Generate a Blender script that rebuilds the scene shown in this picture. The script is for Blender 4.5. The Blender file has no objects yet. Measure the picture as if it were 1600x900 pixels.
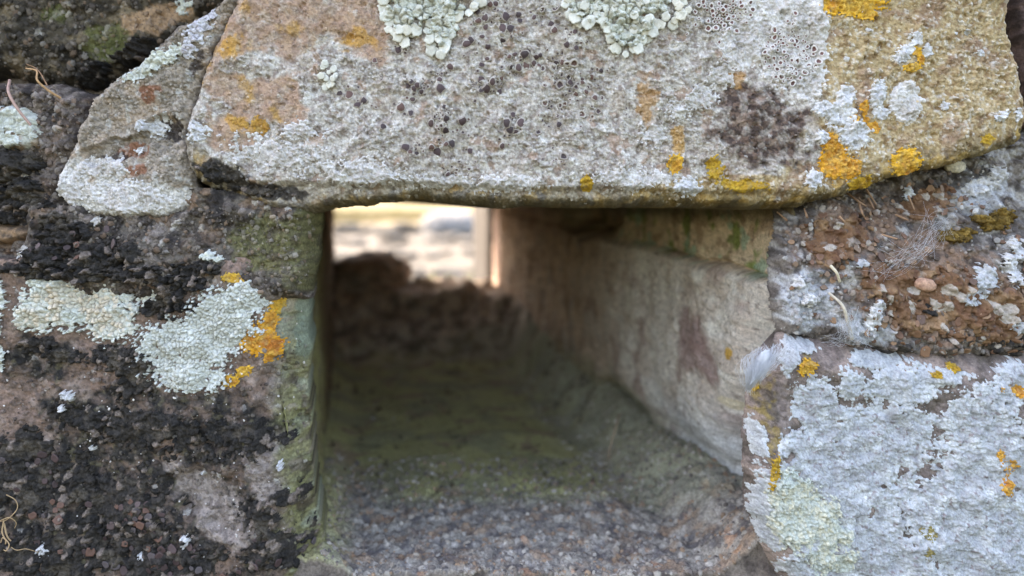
import bpy, math, random
import numpy as np
from mathutils import Vector, Matrix

random.seed(7)
RNG = np.random.default_rng(7)
scene = bpy.context.scene
COL = scene.collection

# ------------------------------------------------------------------ camera
FPX, DIST, PITCH, ZC = 1300.0, 0.26, math.radians(6.0), 0.21
cam_d = bpy.data.cameras.new('camera')
cam_d.sensor_width = 36.0
cam_d.lens = 36.0 * FPX / 1600.0
cam_d.clip_start, cam_d.clip_end = 0.005, 400.0
cam_d.dof.use_dof = True
cam_d.dof.focus_distance = 0.257
cam_d.dof.aperture_fstop = 7.5
cam = bpy.data.objects.new('camera', cam_d)
COL.objects.link(cam)
cam.location = (0.0, -DIST, ZC)
cam.rotation_euler = (math.radians(90) - PITCH, 0, 0)
scene.camera = cam

# ------------------------------------------------------------------ sky, sun, exposure
SUN_EL, SUN_AZ = math.radians(48), math.radians(-48)      # azimuth from +Y towards +X
world = bpy.data.worlds.new('World')
scene.world = world
world.use_nodes = True
wn = world.node_tree
sky = wn.nodes.new('ShaderNodeTexSky')
sky.sky_type = 'NISHITA'
sky.sun_disc = False
sky.sun_elevation = SUN_EL
sky.sun_rotation = SUN_AZ
sky.dust_density = 3.0
sky.air_density = 1.0
wn.nodes['Background'].inputs['Strength'].default_value = 0.15
wn.links.new(sky.outputs['Color'], wn.nodes['Background'].inputs['Color'])
sun_d = bpy.data.lights.new('sun', 'SUN')
sun_d.energy = 2.0
sun_d.angle = math.radians(0.5)
sun_d.color = (1.0, 0.95, 0.87)
sun = bpy.data.objects.new('sun', sun_d)
COL.objects.link(sun)
sdir = Vector((math.sin(SUN_AZ) * math.cos(SUN_EL), math.cos(SUN_AZ) * math.cos(SUN_EL), math.sin(SUN_EL)))
sun.rotation_euler = sdir.to_track_quat('Z', 'Y').to_euler()
sun.location = sdir * 20
vs = scene.view_settings
vs.view_transform = 'Standard'
vs.look = 'None'
vs.gamma = 1.0
vs.exposure = 2.9
vs.use_white_balance = True          # camera balanced for open shade
vs.white_balance_temperature = 8000
vs.white_balance_tint = 14
vs.use_curve_mapping = False
scene.render.engine = 'CYCLES'
scene.cycles.use_denoising = True
scene.cycles.use_adaptive_sampling = False
scene.cycles.max_bounces = 8
scene.cycles.diffuse_bounces = 6

# ------------------------------------------------------------------ pixel rays of the photograph (1600 x 900) to the wall's planes
CP, SP = math.cos(PITCH), math.sin(PITCH)


def P(u, v, y):
    """point of the plane Y = y that shows at photo pixel (u, v)"""
    a = (np.asarray(u, float) - 800.0) / FPX
    b = (450.0 - np.asarray(v, float)) / FPX
    ry = CP + b * SP
    rz = -SP + b * CP
    k = (np.asarray(y, float) + DIST) / ry
    return a * k, np.broadcast_to(np.asarray(y, float), np.shape(a * k)), ZC + rz * k


def P3(u, v, y):
    x, yy, z = P(u, v, y)
    return Vector((float(x), float(yy), float(z)))


# ------------------------------------------------------------------ noise in numpy (units: photo pixels, 0.2 mm on the wall)
def h2(ix, iy, seed):
    with np.errstate(over='ignore'):
        n = ix.astype(np.int64).astype(np.uint32) * np.uint32(374761393) + iy.astype(np.int64).astype(np.uint32) * np.uint32(668265263) + np.uint32((seed * 2246822519 + 3266489917) & 0xffffffff)
        n = (n ^ (n >> np.uint32(13))) * np.uint32(1274126177)
        n = n ^ (n >> np.uint32(16))
        n = n * np.uint32(2654435761)
        n = n ^ (n >> np.uint32(15))
    return n.astype(np.float64) / 4294967296.0


def gn(x, y, seed):
    ix, iy = np.floor(x), np.floor(y)
    fx, fy = x - ix, y - iy
    ux, uy = fx * fx * fx * (fx * (fx * 6 - 15) + 10), fy * fy * fy * (fy * (fy * 6 - 15) + 10)

    def g(ox, oy):
        a = h2(ix + ox, iy + oy, seed) * (2 * math.pi)
        return np.cos(a) * (fx - ox) + np.sin(a) * (fy - oy)
    n0 = g(0, 0) * (1 - ux) + g(1, 0) * ux
    n1 = g(0, 1) * (1 - ux) + g(1, 1) * ux
    return (n0 * (1 - uy) + n1 * uy) * 1.5


def fbm(x, y, scale, octv, seed, gain=0.5):
    s, a, t, f = 0.0, 1.0, 0.0, 1.0 / scale
    for i in range(octv):
        s = s + a * gn(x * f + 17.3 * i, y * f - 9.1 * i, seed + i * 101)
        t += a
        a *= gain
        f *= 2.03
    return s / t


def wor(x, y, cell, seed, jit=0.9):
    """Worley noise: F1, F2 in cell units, random value of the nearest cell"""
    x, y = x / cell, y / cell
    ix, iy = np.floor(x), np.floor(y)
    f1 = np.full(x.shape, 9.0)
    f2 = np.full(x.shape, 9.0)
    idv = np.zeros(x.shape)
    for ox in (-1, 0, 1):
        for oy in (-1, 0, 1):
            cx, cy = ix + ox, iy + oy
            px = cx + 0.5 + jit * (h2(cx, cy, seed) - 0.5)
            py = cy + 0.5 + jit * (h2(cx, cy, seed + 77) - 0.5)
            d = np.hypot(px - x, py - y)
            nearer = d < f1
            f2 = np.where(nearer, f1, np.minimum(f2, d))
            idv = np.where(nearer, h2(cx, cy, seed + 155), idv)
            f1 = np.where(nearer, d, f1)
    return f1, f2, idv


def sst(a, b, x):
    t = np.clip((x - a) / (b - a), 0, 1)
    return t * t * (3 - 2 * t)


def lin(r, g, b):
    c = np.array([r, g, b], float) / 255.0
    return np.where(c <= 0.04045, c / 12.92, ((c + 0.055) / 1.055) ** 2.4)


def mix(c, d, m):
    return c * (1 - m[..., None]) + d * m[..., None]


def flat(shape, c):
    return np.broadcast_to(c, shape + (3,)).copy()


def blobs(u, v, bl, seed, namp=0.35, nsc=30, octv=4):
    """noisy union of ellipses (cx, cy, rx, ry, degrees): > 0 inside, about 1 in the middle"""
    m = np.full(u.shape, -9.0)
    for b in bl:
        cx, cy, rx, ry = b[:4]
        a = math.radians(b[4]) if len(b) > 4 else 0.0
        du, dv = u - cx, v - cy
        p = (du * math.cos(a) + dv * math.sin(a)) / rx
        q = (-du * math.sin(a) + dv * math.cos(a)) / ry
        m = np.maximum(m, 1 - np.hypot(p, q))
    return m + namp * fbm(u, v, nsc, octv, seed)


def polysdf(u, v, poly):
    d = np.full(u.shape, 1e9)
    ins = np.zeros(u.shape, bool)
    n = len(poly)
    for i in range(n):
        x0, y0 = poly[i]
        x1, y1 = poly[(i + 1) % n]
        ex, ey = x1 - x0, y1 - y0
        t = np.clip(((u - x0) * ex + (v - y0) * ey) / (ex * ex + ey * ey + 1e-9), 0, 1)
        d = np.minimum(d, np.hypot(u - x0 - t * ex, v - y0 - t * ey))
        c = (y0 > v) != (y1 > v)
        if ey != 0:
            ins ^= c & (u < ex * (v - y0) / ey + x0)
    return np.where(ins, d, -d)


# ------------------------------------------------------------------ materials
def surf_mat(name, rough=0.9, fine=2600.0, bump=0.35, var=0.22, spec=0.25, dist=0.00025):
    m = bpy.data.materials.new(name)
    m.use_nodes = True
    t = m.node_tree
    b = t.nodes['Principled BSDF']
    b.inputs['Roughness'].default_value = rough
    b.inputs['Specular IOR Level'].default_value = spec
    at = t.nodes.new('ShaderNodeAttribute')
    at.attribute_name = 'col'
    geo = t.nodes.new('ShaderNodeNewGeometry')
    nz = t.nodes.new('ShaderNodeTexNoise')
    nz.inputs['Scale'].default_value = fine
    nz.inputs['Detail'].default_value = 4.0
    nz.inputs['Roughness'].default_value = 0.65
    t.links.new(geo.outputs['Position'], nz.inputs['Vector'])
    mr = t.nodes.new('ShaderNodeMapRange')
    mr.inputs['From Min'].default_value = 0.3
    mr.inputs['From Max'].default_value = 0.7
    mr.inputs['To Min'].default_value = 1 - var
    mr.inputs['To Max'].default_value = 1 + var
    t.links.new(nz.outputs['Fac'], mr.inputs['Value'])
    vm = t.nodes.new('ShaderNodeVectorMath')
    vm.operation = 'SCALE'
    t.links.new(at.outputs['Color'], vm.inputs[0])
    t.links.new(mr.outputs['Result'], vm.inputs['Scale'])
    t.links.new(vm.outputs['Vector'], b.inputs['Base Color'])
    bp = t.nodes.new('ShaderNodeBump')
    bp.inputs['Strength'].default_value = bump
    bp.inputs['Distance'].default_value = dist
    t.links.new(nz.outputs['Fac'], bp.inputs['Height'])
    t.links.new(bp.outputs['Normal'], b.inputs['Normal'])
    return m


M_STONE = surf_mat('sandstone', 0.92, 1250, 0.9, 0.34, 0.25, 0.0007)
M_CRUST = surf_mat('crustose_lichen', 0.95, 1500, 0.8, 0.24, 0.15, 0.0006)
M_LOBE = surf_mat('leafy_lichen', 0.8, 1200, 0.4, 0.16, 0.25)
M_DISC = surf_mat('lichen_disc', 0.6, 3000, 0.3, 0.15, 0.35)
M_MOSS = surf_mat('black_moss', 0.95, 1200, 0.9, 0.6, 0.15, 0.0008)
M_GRIT = surf_mat('grit', 0.85, 3000, 0.4, 0.2)
M_FIBRE = surf_mat('dry_fibre', 0.7, 900, 0.2, 0.2)
M_FAR = surf_mat('far_stone', 0.95, 60, 0.6, 0.25, 0.2, 0.01)
M_MORTAR = surf_mat('mortar', 0.95, 1100, 0.9, 0.45, 0.25, 0.0008)

SILK = bpy.data.materials.new('silk')
SILK.use_nodes = True
_t = SILK.node_tree
_b = _t.nodes['Principled BSDF']
_b.inputs['Base Color'].default_value = (0.75, 0.77, 0.82, 1)
_b.inputs['Roughness'].default_value = 0.5
_tr = _t.nodes.new('ShaderNodeBsdfTranslucent')
_tr.inputs['Color'].default_value = (0.8, 0.82, 0.86, 1)
_mx = _t.nodes.new('ShaderNodeMixShader')
_mx.inputs['Fac'].default_value = 0.4
_t.links.new(_b.outputs[0], _mx.inputs[1])
_t.links.new(_tr.outputs[0], _mx.inputs[2])
_t.links.new(_mx.outputs[0], _t.nodes['Material Output'].inputs['Surface'])


# ------------------------------------------------------------------ mesh helpers
def mesh_np(name, V, F, colr, mat, smooth=True, origin=None):
    """V (n,3) world, F list of (m,k) int arrays, colr (n,3) linear"""
    V = np.asarray(V, float)
    if origin is None:
        origin = V.mean(axis=0) if len(V) else np.zeros(3)
    me = bpy.data.meshes.new(name)
    Fs = [np.asarray(f, np.int32) for f in F if len(f)]
    nl = sum(f.size for f in Fs)
    nf = sum(len(f) for f in Fs)
    me.vertices.add(len(V))
    me.vertices.foreach_set('co', (V - origin).astype(np.float32).ravel())
    me.loops.add(nl)
    me.polygons.add(nf)
    me.loops.foreach_set('vertex_index', np.concatenate([f.ravel() for f in Fs]))
    st, o = [], 0
    for f in Fs:
        st.append(o + np.arange(len(f)) * f.shape[1])
        o += f.size
    me.polygons.foreach_set('loop_start', np.concatenate(st).astype(np.int32))
    me.update(calc_edges=True)
    me.polygons.foreach_set('use_smooth', np.full(nf, smooth, bool))
    a = me.attributes.new('col', 'FLOAT_COLOR', 'POINT')
    c4 = np.ones((len(V), 4), np.float32)
    c4[:, :3] = np.clip(colr, 0.002, 0.95)
    a.data.foreach_set('color', c4.ravel())
    me.materials.append(mat)
    me.validate()
    return me, Vector([float(x) for x in origin])


def link(name, me, loc, parent=None):
    o = bpy.data.objects.new(name, me)
    COL.objects.link(o)
    if parent is not None:
        o.parent = parent
        o.location = Vector(loc) - parent.location
    else:
        o.location = loc
    return o


def tag(o, label=None, cat=None, group=None, kind=None):
    for k, x in (('label', label), ('category', cat), ('group', group), ('kind', kind)):
        if x:
            o[k] = x
    return o


def empty(name, loc):
    o = bpy.data.objects.new(name, None)
    COL.objects.link(o)
    o.location = loc
    o.empty_display_size = 0.01
    return o


def grid_faces(keep):
    """quads of a grid (rows, cols) whose four corners are kept; returns faces on compacted indices and the index map"""
    r, c = keep.shape
    k4 = keep[:-1, :-1] & keep[1:, :-1] & keep[1:, 1:] & keep[:-1, 1:]
    idx = np.arange(r * c).reshape(r, c)
    q = np.stack([idx[:-1, :-1][k4], idx[1:, :-1][k4], idx[1:, 1:][k4], idx[:-1, 1:][k4]], 1)
    used = np.unique(q)
    remap = np.full(r * c, -1)
    remap[used] = np.arange(len(used))
    return remap[q], used


def border_edges(q):
    e = np.concatenate([q[:, [0, 1]], q[:, [1, 2]], q[:, [2, 3]], q[:, [3, 0]]])
    key = np.sort(e, 1)
    k = key[:, 0].astype(np.int64) * 10000000 + key[:, 1]
    _, inv, cnt = np.unique(k, return_inverse=True, return_counts=True)
    return e[cnt[inv] == 1]


VPU, VPV = 548.0, 313.4
TDX = (VPU - 800.0) / FPX / CP        # sideways drift of the tunnel per metre of depth
TUN = np.array([TDX, 1.0, 0.0])


class Stone:
    def __init__(self, poly, y0, H, R=30, RD=None, edge=(6, 40), seed=1):
        self.poly, self.y0, self.H, self.R, self.seed, self.edge = poly, y0, H, R, seed, edge
        self.RD = RD if RD is not None else R * 0.0002

    def sd(self, u, v):
        return polysdf(u, v, self.poly) + self.edge[0] * fbm(u, v, self.edge[1], 5, self.seed + 900, 0.6)

    def yf(self, u, v, sd=None):
        u, v = np.asarray(u, float), np.asarray(v, float)
        if sd is None:
            sd = self.sd(u, v)
        t = np.clip(sd / self.R, 0, 1)
        rd = self.RD(u, v) if callable(self.RD) else self.RD
        return self.y0 + rd * (1 - t) ** 2.2 - self.H(u, v)

    def build(self, name, colf, step, parent, mat=None, thick=0.05, back=(TDX, 1.0, 0.0), box=None):
        pu = [p[0] for p in self.poly]
        pv = [p[1] for p in self.poly]
        u, v = np.meshgrid(np.arange(min(pu) - 8, max(pu) + 8, step), np.arange(min(pv) - 8, max(pv) + 8, step))
        sd = self.sd(u, v)
        y = self.yf(u, v, sd)
        x, _, z = P(u, v, self.y0)
        q, used = grid_faces(sd > 0)
        V = np.stack([x.ravel()[used], y.ravel()[used], z.ravel()[used]], 1)
        c = colf(u, v, sd).reshape(-1, 3)[used]
        be = border_edges(q)
        bi = np.unique(be)
        mp = np.full(len(V), -1)
        mp[bi] = len(V) + np.arange(len(bi))
        L = self.y0 + thick - V[bi, 1]
        V2 = V[bi] + np.array(back)[None, :] * L[:, None]
        c2 = c[bi] * 0.8
        sk = np.stack([be[:, 1], be[:, 0], mp[be[:, 0]], mp[be[:, 1]]], 1)
        me, o = mesh_np(name, np.concatenate([V, V2]), [q, sk], np.concatenate([c, c2]), mat or M_STONE)
        return link(name, me, o, parent)

    def at(self, u, v, lift=0.0):
        x, _, z = P(u, v, self.y0)
        return np.stack([x, self.yf(u, v) - lift, z], -1)

    def normal(self, u, v, e=5.0):
        a = self.at(u + e, v) - self.at(u - e, v)
        b = self.at(u, v - e) - self.at(u, v + e)
        n = np.cross(a, b)
        return n / np.linalg.norm(n, axis=-1, keepdims=True)


# ------------------------------------------------------------------ crusts that grow on a stone
def crust(name, S, bl, style, pal, seed, step=1.6, thick=0.0006, namp=0.35, nsc=30, cell=9.0, scallop=0.25, sub=None, mat=None, extra=None, holes=0.0, cat='lichen', label=None, group=None, parent=None, pad=1.35):
    if name.startswith(('orange', 'yellow_l')):
        thick, cell = thick * 0.65, cell * 0.72
    bu0 = min(b[0] - max(b[2], b[3]) * pad for b in bl) - 6
    bu1 = max(b[0] + max(b[2], b[3]) * pad for b in bl) + 6
    bv0 = min(b[1] - max(b[2], b[3]) * pad for b in bl) - 6
    bv1 = max(b[1] + max(b[2], b[3]) * pad for b in bl) + 6
    u, v = np.meshgrid(np.arange(bu0, bu1, step), np.arange(bv0, bv1, step))
    m = blobs(u, v, bl, seed, namp, nsc)
    wu = u + 0.45 * cell * fbm(u, v, cell * 1.4, 3, seed + 5)
    wv = v + 0.45 * cell * fbm(u, v, cell * 1.4, 3, seed + 6)
    f1, f2, cid = wor(wu, wv, cell, seed + 11)
    m = m - scallop * (sst(0.15, 0.75, f1) - 0.3)
    if style == 'powder':
        m = m + 0.22 * fbm(u, v, 8, 3, seed + 61)
    if holes:
        m = m - holes * sst(0.1, 0.55, fbm(u, v, 26, 4, seed + 21))
    sd = S.sd(u, v)
    keep = (m > 0) & (sd > 1.0)
    if keep.sum() < 12:
        return None
    q, used = grid_faces(keep)
    edge = sst(0, 0.12 if style == 'areole' else 0.3, m)
    dome = np.clip(1 - (f1 / 0.72) ** 2, 0, 1)
    crack = sst(0.0, 0.22, f2 - f1)
    if style == 'areole':
        rel = 0.45 + 0.22 * dome * crack + 0.4 * cid * crack + 0.8 * fbm(u, v, 26, 3, seed + 43)
    elif style == 'powder':
        g1, g2, gid = wor(u, v, cell * 0.6, seed + 31)
        rel = 0.45 + 0.22 * dome + 0.35 * np.clip(1 - g1 ** 2 / 0.5, 0, 1) * (0.4 + 0.6 * gid) + 0.9 * fbm(u, v, 30, 4, seed + 41)
    else:   # crumb
        g1, g2, gid = wor(wu, wv, cell * 0.5, seed + 31)
        rel = 0.35 + 0.5 * dome * (0.3 + cid) + 0.3 * np.clip(1 - g1 ** 2 / 0.45, 0, 1) * (0.3 + gid) + 0.7 * fbm(u, v, 34, 3, seed + 41)
    x, _, z = P(u, v, S.y0)
    y = S.yf(u, v, sd) + 0.00022 - (thick * rel + 0.0003) * edge
    c = flat(u.shape, pal[0])
    c = mix(c, pal[1], sst(0.35, 0.75, cid))
    n1 = fbm(u, v, 40, 3, seed + 51)
    c = mix(c, pal[2], sst(0.05, 0.35, n1))
    if len(pal) > 3:
        c = mix(c, pal[3], 0.55 * (1 - crack) * (style != 'crumb'))
    if len(pal) > 4:
        c = mix(c, pal[4], sst(0.45, 0.1, m) if style != 'crumb' else sst(0.86, 0.9, cid))
    if name.startswith(('orange', 'yellow_l')):
        c = mix(c, lin(166, 142, 96), sst(0.0, 0.4, fbm(u, v, 11, 4, seed + 71)) * 0.6)
    c = c * (0.9 + 0.2 * cid[..., None])
    if extra is not None:
        c = extra(u, v, m, c)
    V = np.stack([x.ravel()[used], y.ravel()[used], z.ravel()[used]], 1)
    be = border_edges(q)
    me, o = mesh_np(name, V, [q], c.reshape(-1, 3)[used], mat or (M_MOSS if style == 'crumb' else M_CRUST))
    ob = link(name, me, o, parent)
    if parent is None:
        tag(ob, label, cat, group)
    return ob


# ------------------------------------------------------------------ small solids
_ph = (1 + 5 ** 0.5) / 2
ICO_V = np.array([(-1, _ph, 0), (1, _ph, 0), (-1, -_ph, 0), (1, -_ph, 0), (0, -1, _ph), (0, 1, _ph), (0, -1, -_ph), (0, 1, -_ph), (_ph, 0, -1), (_ph, 0, 1), (-_ph, 0, -1), (-_ph, 0, 1)], float) / math.hypot(1, _ph)
ICO_F = np.array([(0, 11, 5), (0, 5, 1), (0, 1, 7), (0, 7, 10), (0, 10, 11), (1, 5, 9), (5, 11, 4), (11, 10, 2), (10, 7, 6), (7, 1, 8), (3, 9, 4), (3, 4, 2), (3, 2, 6), (3, 6, 8), (3, 8, 9), (4, 9, 5), (2, 4, 11), (6, 2, 10), (8, 6, 7), (9, 8, 1)])


def grains(name, pts, size, colr, mat, parent, kind='stuff', squash=0.75):
    """a scatter of angular grains joined as one part"""
    n = len(pts)
    V = np.repeat(ICO_V[None], n, 0) * (1 + 0.45 * (RNG.random((n, 12, 1)) - 0.5))
    V = V * (size[:, None, None] * (1 + 0.7 * (RNG.random((n, 1, 3)) - 0.5)) * np.array([1, squash, 1]))
    a = RNG.random(n) * 6.283
    ca, sa = np.cos(a)[:, None], np.sin(a)[:, None]
    X = V[..., 0] * ca - V[..., 2] * sa
    Z = V[..., 0] * sa + V[..., 2] * ca
    V = np.stack([X, V[..., 1], Z], -1) + np.asarray(pts)[:, None, :]
    F = (ICO_F[None] + 12 * np.arange(n)[:, None, None]).reshape(-1, 3)
    C = np.repeat(colr[:, None, :], 12, 1).reshape(-1, 3)
    me, o = mesh_np(name, V.reshape(-1, 3), [F], C, mat, smooth=False)
    ob = link(name, me, o, parent)
    ob['kind'] = kind
    return ob


def tube(pts, r0, r1, sides=6):
    pts = [Vector(p) for p in pts]
    V, F = [], []
    n = len(pts)
    up = Vector((0.3, -1, 0.2)).normalized()
    for i, p in enumerate(pts):
        d = (pts[min(i + 1, n - 1)] - pts[max(i - 1, 0)]).normalized()
        s = d.cross(up)
        s = s.normalized() if s.length > 1e-6 else Vector((1, 0, 0))
        t = d.cross(s)
        r = r0 + (r1 - r0) * i / max(n - 1, 1)
        for k in range(sides):
            a = 2 * math.pi * k / sides
            V.append(p + (s * math.cos(a) + t * math.sin(a)) * r)
        if i:
            for k in range(sides):
                F.append(((i - 1) * sides + k, (i - 1) * sides + (k + 1) % sides, i * sides + (k + 1) % sides, i * sides + k))
    return np.array([tuple(p) for p in V]), np.array(F)


def spline(pts, n):
    """Catmull-Rom through the points"""
    pts = [np.array(p, float) for p in pts]
    pts = [2 * pts[0] - pts[1]] + pts + [2 * pts[-1] - pts[-2]]
    out = []
    segs = len(pts) - 3
    for i in range(segs):
        p0, p1, p2, p3 = pts[i:i + 4]
        for t in np.linspace(0, 1, n, endpoint=(i == segs - 1)):
            out.append(0.5 * (2 * p1 + (p2 - p0) * t + (2 * p0 - 5 * p1 + 4 * p2 - p3) * t * t + (3 * p1 - p0 - 3 * p2 + p3) * t ** 3))
    return out


def join(parts):
    V, F, o = [], [], 0
    for v, f in parts:
        V.append(v)
        F.append(f + o)
        o += len(v)
    return np.concatenate(V), np.concatenate(F)


def frame_on(n, spin):
    n = Vector([float(a) for a in n])
    q = n.to_track_quat('Z', 'Y')
    return q.to_matrix().to_4x4() @ Matrix.Rotation(spin, 4, 'Z')


def place(name, me, p, n, spin, sc, parent=None):
    o = bpy.data.objects.new(name, me)
    COL.objects.link(o)
    s = sc if hasattr(sc, '__len__') else (sc, sc, sc)
    m = Matrix.Translation(Vector([float(a) for a in p])) @ frame_on(n, spin) @ Matrix.Diagonal((s[0], s[1], s[2], 1))
    if parent is not None:
        o.parent = parent
        m = Matrix.Translation(-parent.location) @ m
    o.matrix_local = m
    return o


def lathe(name, prof, cols, seg, mat, wob=0.08, seed=0):
    """prof: list of (r, h) from the middle out; cols per ring"""
    rg = np.random.default_rng(seed)
    V, C, F = [(0, 0, prof[0][1])], [cols[0]], []
    a = np.arange(seg) * 2 * math.pi / seg
    w = 1 + wob * (rg.random(seg) - 0.5) * 2
    for (r, h), c in zip(prof[1:], cols[1:]):
        for k in range(seg):
            V.append((r * w[k] * math.cos(a[k]), r * w[k] * math.sin(a[k]), h))
            C.append(c)
    tri = [(0, 1 + k, 1 + (k + 1) % seg) for k in range(seg)]
    quad = []
    for i in range(len(prof) - 2):
        for k in range(seg):
            b = 1 + i * seg
            quad.append((b + k, b + seg + k, b + seg + (k + 1) % seg, b + (k + 1) % seg))
    me, _ = mesh_np(name, np.array(V), [np.array(tri), np.array(quad)], np.array(C), mat, origin=np.zeros(3))
    return me


# ------------------------------------------------------------------ the ground and what lies beyond the wall
def ground():
    # finer near the wall, coarse towards the horizon
    xs = np.sign(np.linspace(-1, 1, 121)) * np.abs(np.linspace(-1, 1, 121)) ** 3 * 120
    ys = np.sign(np.linspace(-1, 1, 161)) * np.abs(np.linspace(-1, 1, 161)) ** 3 * 150 + 1.5
    x, y = np.meshgrid(xs, ys)
    r = np.hypot(x, y)
    z = 0.02 * fbm(x, y, 0.9, 4, 3) + 0.25 * fbm(x, y, 14, 3, 4) * sst(3, 25, r) - 0.004
    z = z - 0.004 * np.clip(y - 8, 0, 60)
    c = flat(x.shape, lin(100, 96, 90))
    c = mix(c, lin(84, 80, 74), sst(-0.2, 0.3, fbm(x, y, 0.6, 3, 5)))
    straw = sst(6.2, 7.6, y + 0.7 * fbm(x, y, 1.2, 3, 6))
    c = mix(c, lin(122, 110, 84), np.clip(straw, 0, 1))
    c = mix(c, lin(120, 128, 66), 0.6 * np.clip(straw, 0, 1) * sst(0.1, 0.4, fbm(x, y, 2.5, 3, 8)))
    # turf and soil on the unseen near side, darkened to cut bounce onto the wall
    near = sst(0.4, -0.2, y)
    tc = mix(flat(x.shape, lin(74, 80, 44)), lin(84, 70, 54), sst(0.0, 0.3, fbm(x, y, 0.7, 4, 9)))
    c = mix(c, tc, near)
    q, used = grid_faces(np.ones(x.shape, bool))
    V = np.stack([x.ravel(), y.ravel(), z.ravel()], 1)
    me, o = mesh_np('ground', V, [q[:, ::-1]], c.reshape(-1, 3), M_FAR, origin=np.zeros(3))
    return tag(link('ground', me, o), kind='structure')


ground()


def rock_mesh(name, seed, c0, c1, rough=0.2, sub=4, mat=None, nsc=1.0):
    import bmesh
    bm = bmesh.new()
    bmesh.ops.create_icosphere(bm, subdivisions=sub, radius=1.0)
    V = np.array([v.co[:] for v in bm.verts])
    F = np.array([[v.index for v in f.verts] for f in bm.faces])
    bm.free()
    n = fbm(V[:, 0] * 2 + V[:, 2] * 0.7, V[:, 1] * 2 - V[:, 2] * 1.1 + seed, 1.1 * nsc, 4, seed)
    n2 = fbm(V[:, 2] * 3 + seed, V[:, 0] * 2 + V[:, 1], 0.5 * nsc, 4, seed + 9)
    f1, f2, ci = wor(V[:, 0] + 0.6 * V[:, 1] + seed, V[:, 2] + 0.5 * V[:, 1], 0.6, seed + 4)
    V = V * (1 + rough * (1.2 * n + 0.5 * n2 + 0.8 * (ci - 0.5)))[:, None]
    V = np.sign(V) * np.abs(V) ** 0.85
    c = mix(flat((len(V),), c0), c1, sst(-0.2, 0.35, n2))
    me, _ = mesh_np(name, V, [F], c, mat or M_FAR, origin=np.zeros(3))
    return me


_far = [rock_mesh('far_stone', 20 + i, lin(110, 107, 102), lin(88, 85, 81), 0.22, 3) for i in range(4)]
rg = random.Random(5)
# a low heap of pale sunlit stones beyond the far mouth of the hole, seen through it
far_spots = []
for row, (yy, zz, n) in enumerate([(1.75, 0.0, 13), (2.2, 0.005, 13), (2.9, 0.01, 13), (3.8, 0.015, 12), (5.2, 0.02, 12)]):
    for i in range(n):
        far_spots.append((TDX * (yy + DIST) + (-0.13 + 0.32 * (i + 0.5 + 0.5 * (rg.random() - 0.5)) / n) * yy * 0.42 / 0.42, yy + 0.3 * (rg.random() - 0.5), zz, (0.010 + 0.016 * rg.random() ** 2) * yy ** 0.8))
rows = ['nearest', 'second', 'third', 'fourth', 'farthest']
for i, (x, y, z, s) in enumerate(far_spots):
    o = bpy.data.objects.new('fallen_stone', _far[i % 4])
    COL.objects.link(o)
    o.location = (x, y, z)
    o.scale = (s * (1.2 + 0.5 * rg.random()), s * 1.1, s * (0.28 + 0.2 * rg.random()))
    o.rotation_euler = (0.3 * rg.random(), 0.3 * rg.random(), 6.28 * rg.random())
    tag(o, 'pale sunlit rubble stone blurred beyond the far mouth of the hole', 'stone', 'pale stones beyond the hole')
me = rock_mesh('boulder', 61, lin(140, 139, 138), lin(110, 110, 110), 0.16, 4)
b = link('boulder', me, (P3(704, 350, 4.6).x, 4.6, 0.06))
b.scale = (0.17, 0.16, 0.09)
tag(b, 'grey rounded boulder under the lintel edge, beyond the far mouth', 'boulder')


def grass(name, spots, hgt, cols, label, cat, per=26, spread=0.05, wid=0.003):
    V, F, C = [], [], []
    for (x, y, z) in spots:
        for k in range(per):
            a = rg.random() * 6.283
            bx, by = x + spread * rg.gauss(0, 1), y + spread * rg.gauss(0, 1)
            h = hgt * (0.5 + rg.random())
            ln = 0.5 * h * (rg.random() + 0.2)
            dx, dy = math.cos(a) * ln, math.sin(a) * ln
            wx, wy = -math.sin(a) * wid, math.cos(a) * wid
            i = len(V)
            V += [(bx - wx, by - wy, z - 0.01), (bx + wx, by + wy, z - 0.01), (bx + dx * 0.4 + wx * 0.8, by + dy * 0.4 + wy * 0.8, z + h * 0.6), (bx + dx * 0.4 - wx * 0.8, by + dy * 0.4 - wy * 0.8, z + h * 0.6), (bx + dx, by + dy, z + h)]
            F += [(i, i + 1, i + 2), (i, i + 2, i + 3), (i + 3, i + 2, i + 4)]
            c = cols[rg.randrange(len(cols))]
            C += [c] * 5
    me, o = mesh_np(name, np.array(V), [np.array(F)], np.array(C), M_FAR, smooth=False)
    return link(name, me, o)


sp = [(TDX * (y + DIST) - 1.0 + 2.0 * rg.random(), y, -0.01) for y in [7.6 + 5 * (k / 170) ** 1.5 for k in range(170)]]
g = grass('dry_grass', sp, 0.10, [lin(160, 146, 112), lin(148, 132, 102), lin(170, 158, 126), lin(130, 126, 86)], '', '', 22, 0.06, 0.004)
tag(g, 'dry straw-yellow grass in the sun far beyond the hole', 'grass', kind='stuff')
for u_, lab in ((688, 'small green tuft with yellow tips beyond the sill, the nearer to the boulder'), (728, 'small yellow-green tuft in the corner of the far mouth beside the pale slab')):
    p = P3(u_, 432, 1.35)
    g = grass('grass_tuft', [(p.x, 1.35, 0.0)], 0.052 if u_ > 700 else 0.05, [lin(120, 150, 50), lin(196, 190, 80), lin(90, 120, 40)], '', '', 36, 0.02, 0.0025)
    tag(g, lab, 'grass')
# ------------------------------------------------------------------ the wall: one thing, each stone a part
wall = empty('stone_wall', (0, 0.0, 0.0))
tag(wall, 'old sandstone rubble wall with a square hole running through it', 'wall', kind='thing')


def part(o, label=None, kind=None):
    if label:
        o['label'] = label
    if kind:
        o['kind'] = kind
    return o


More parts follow.
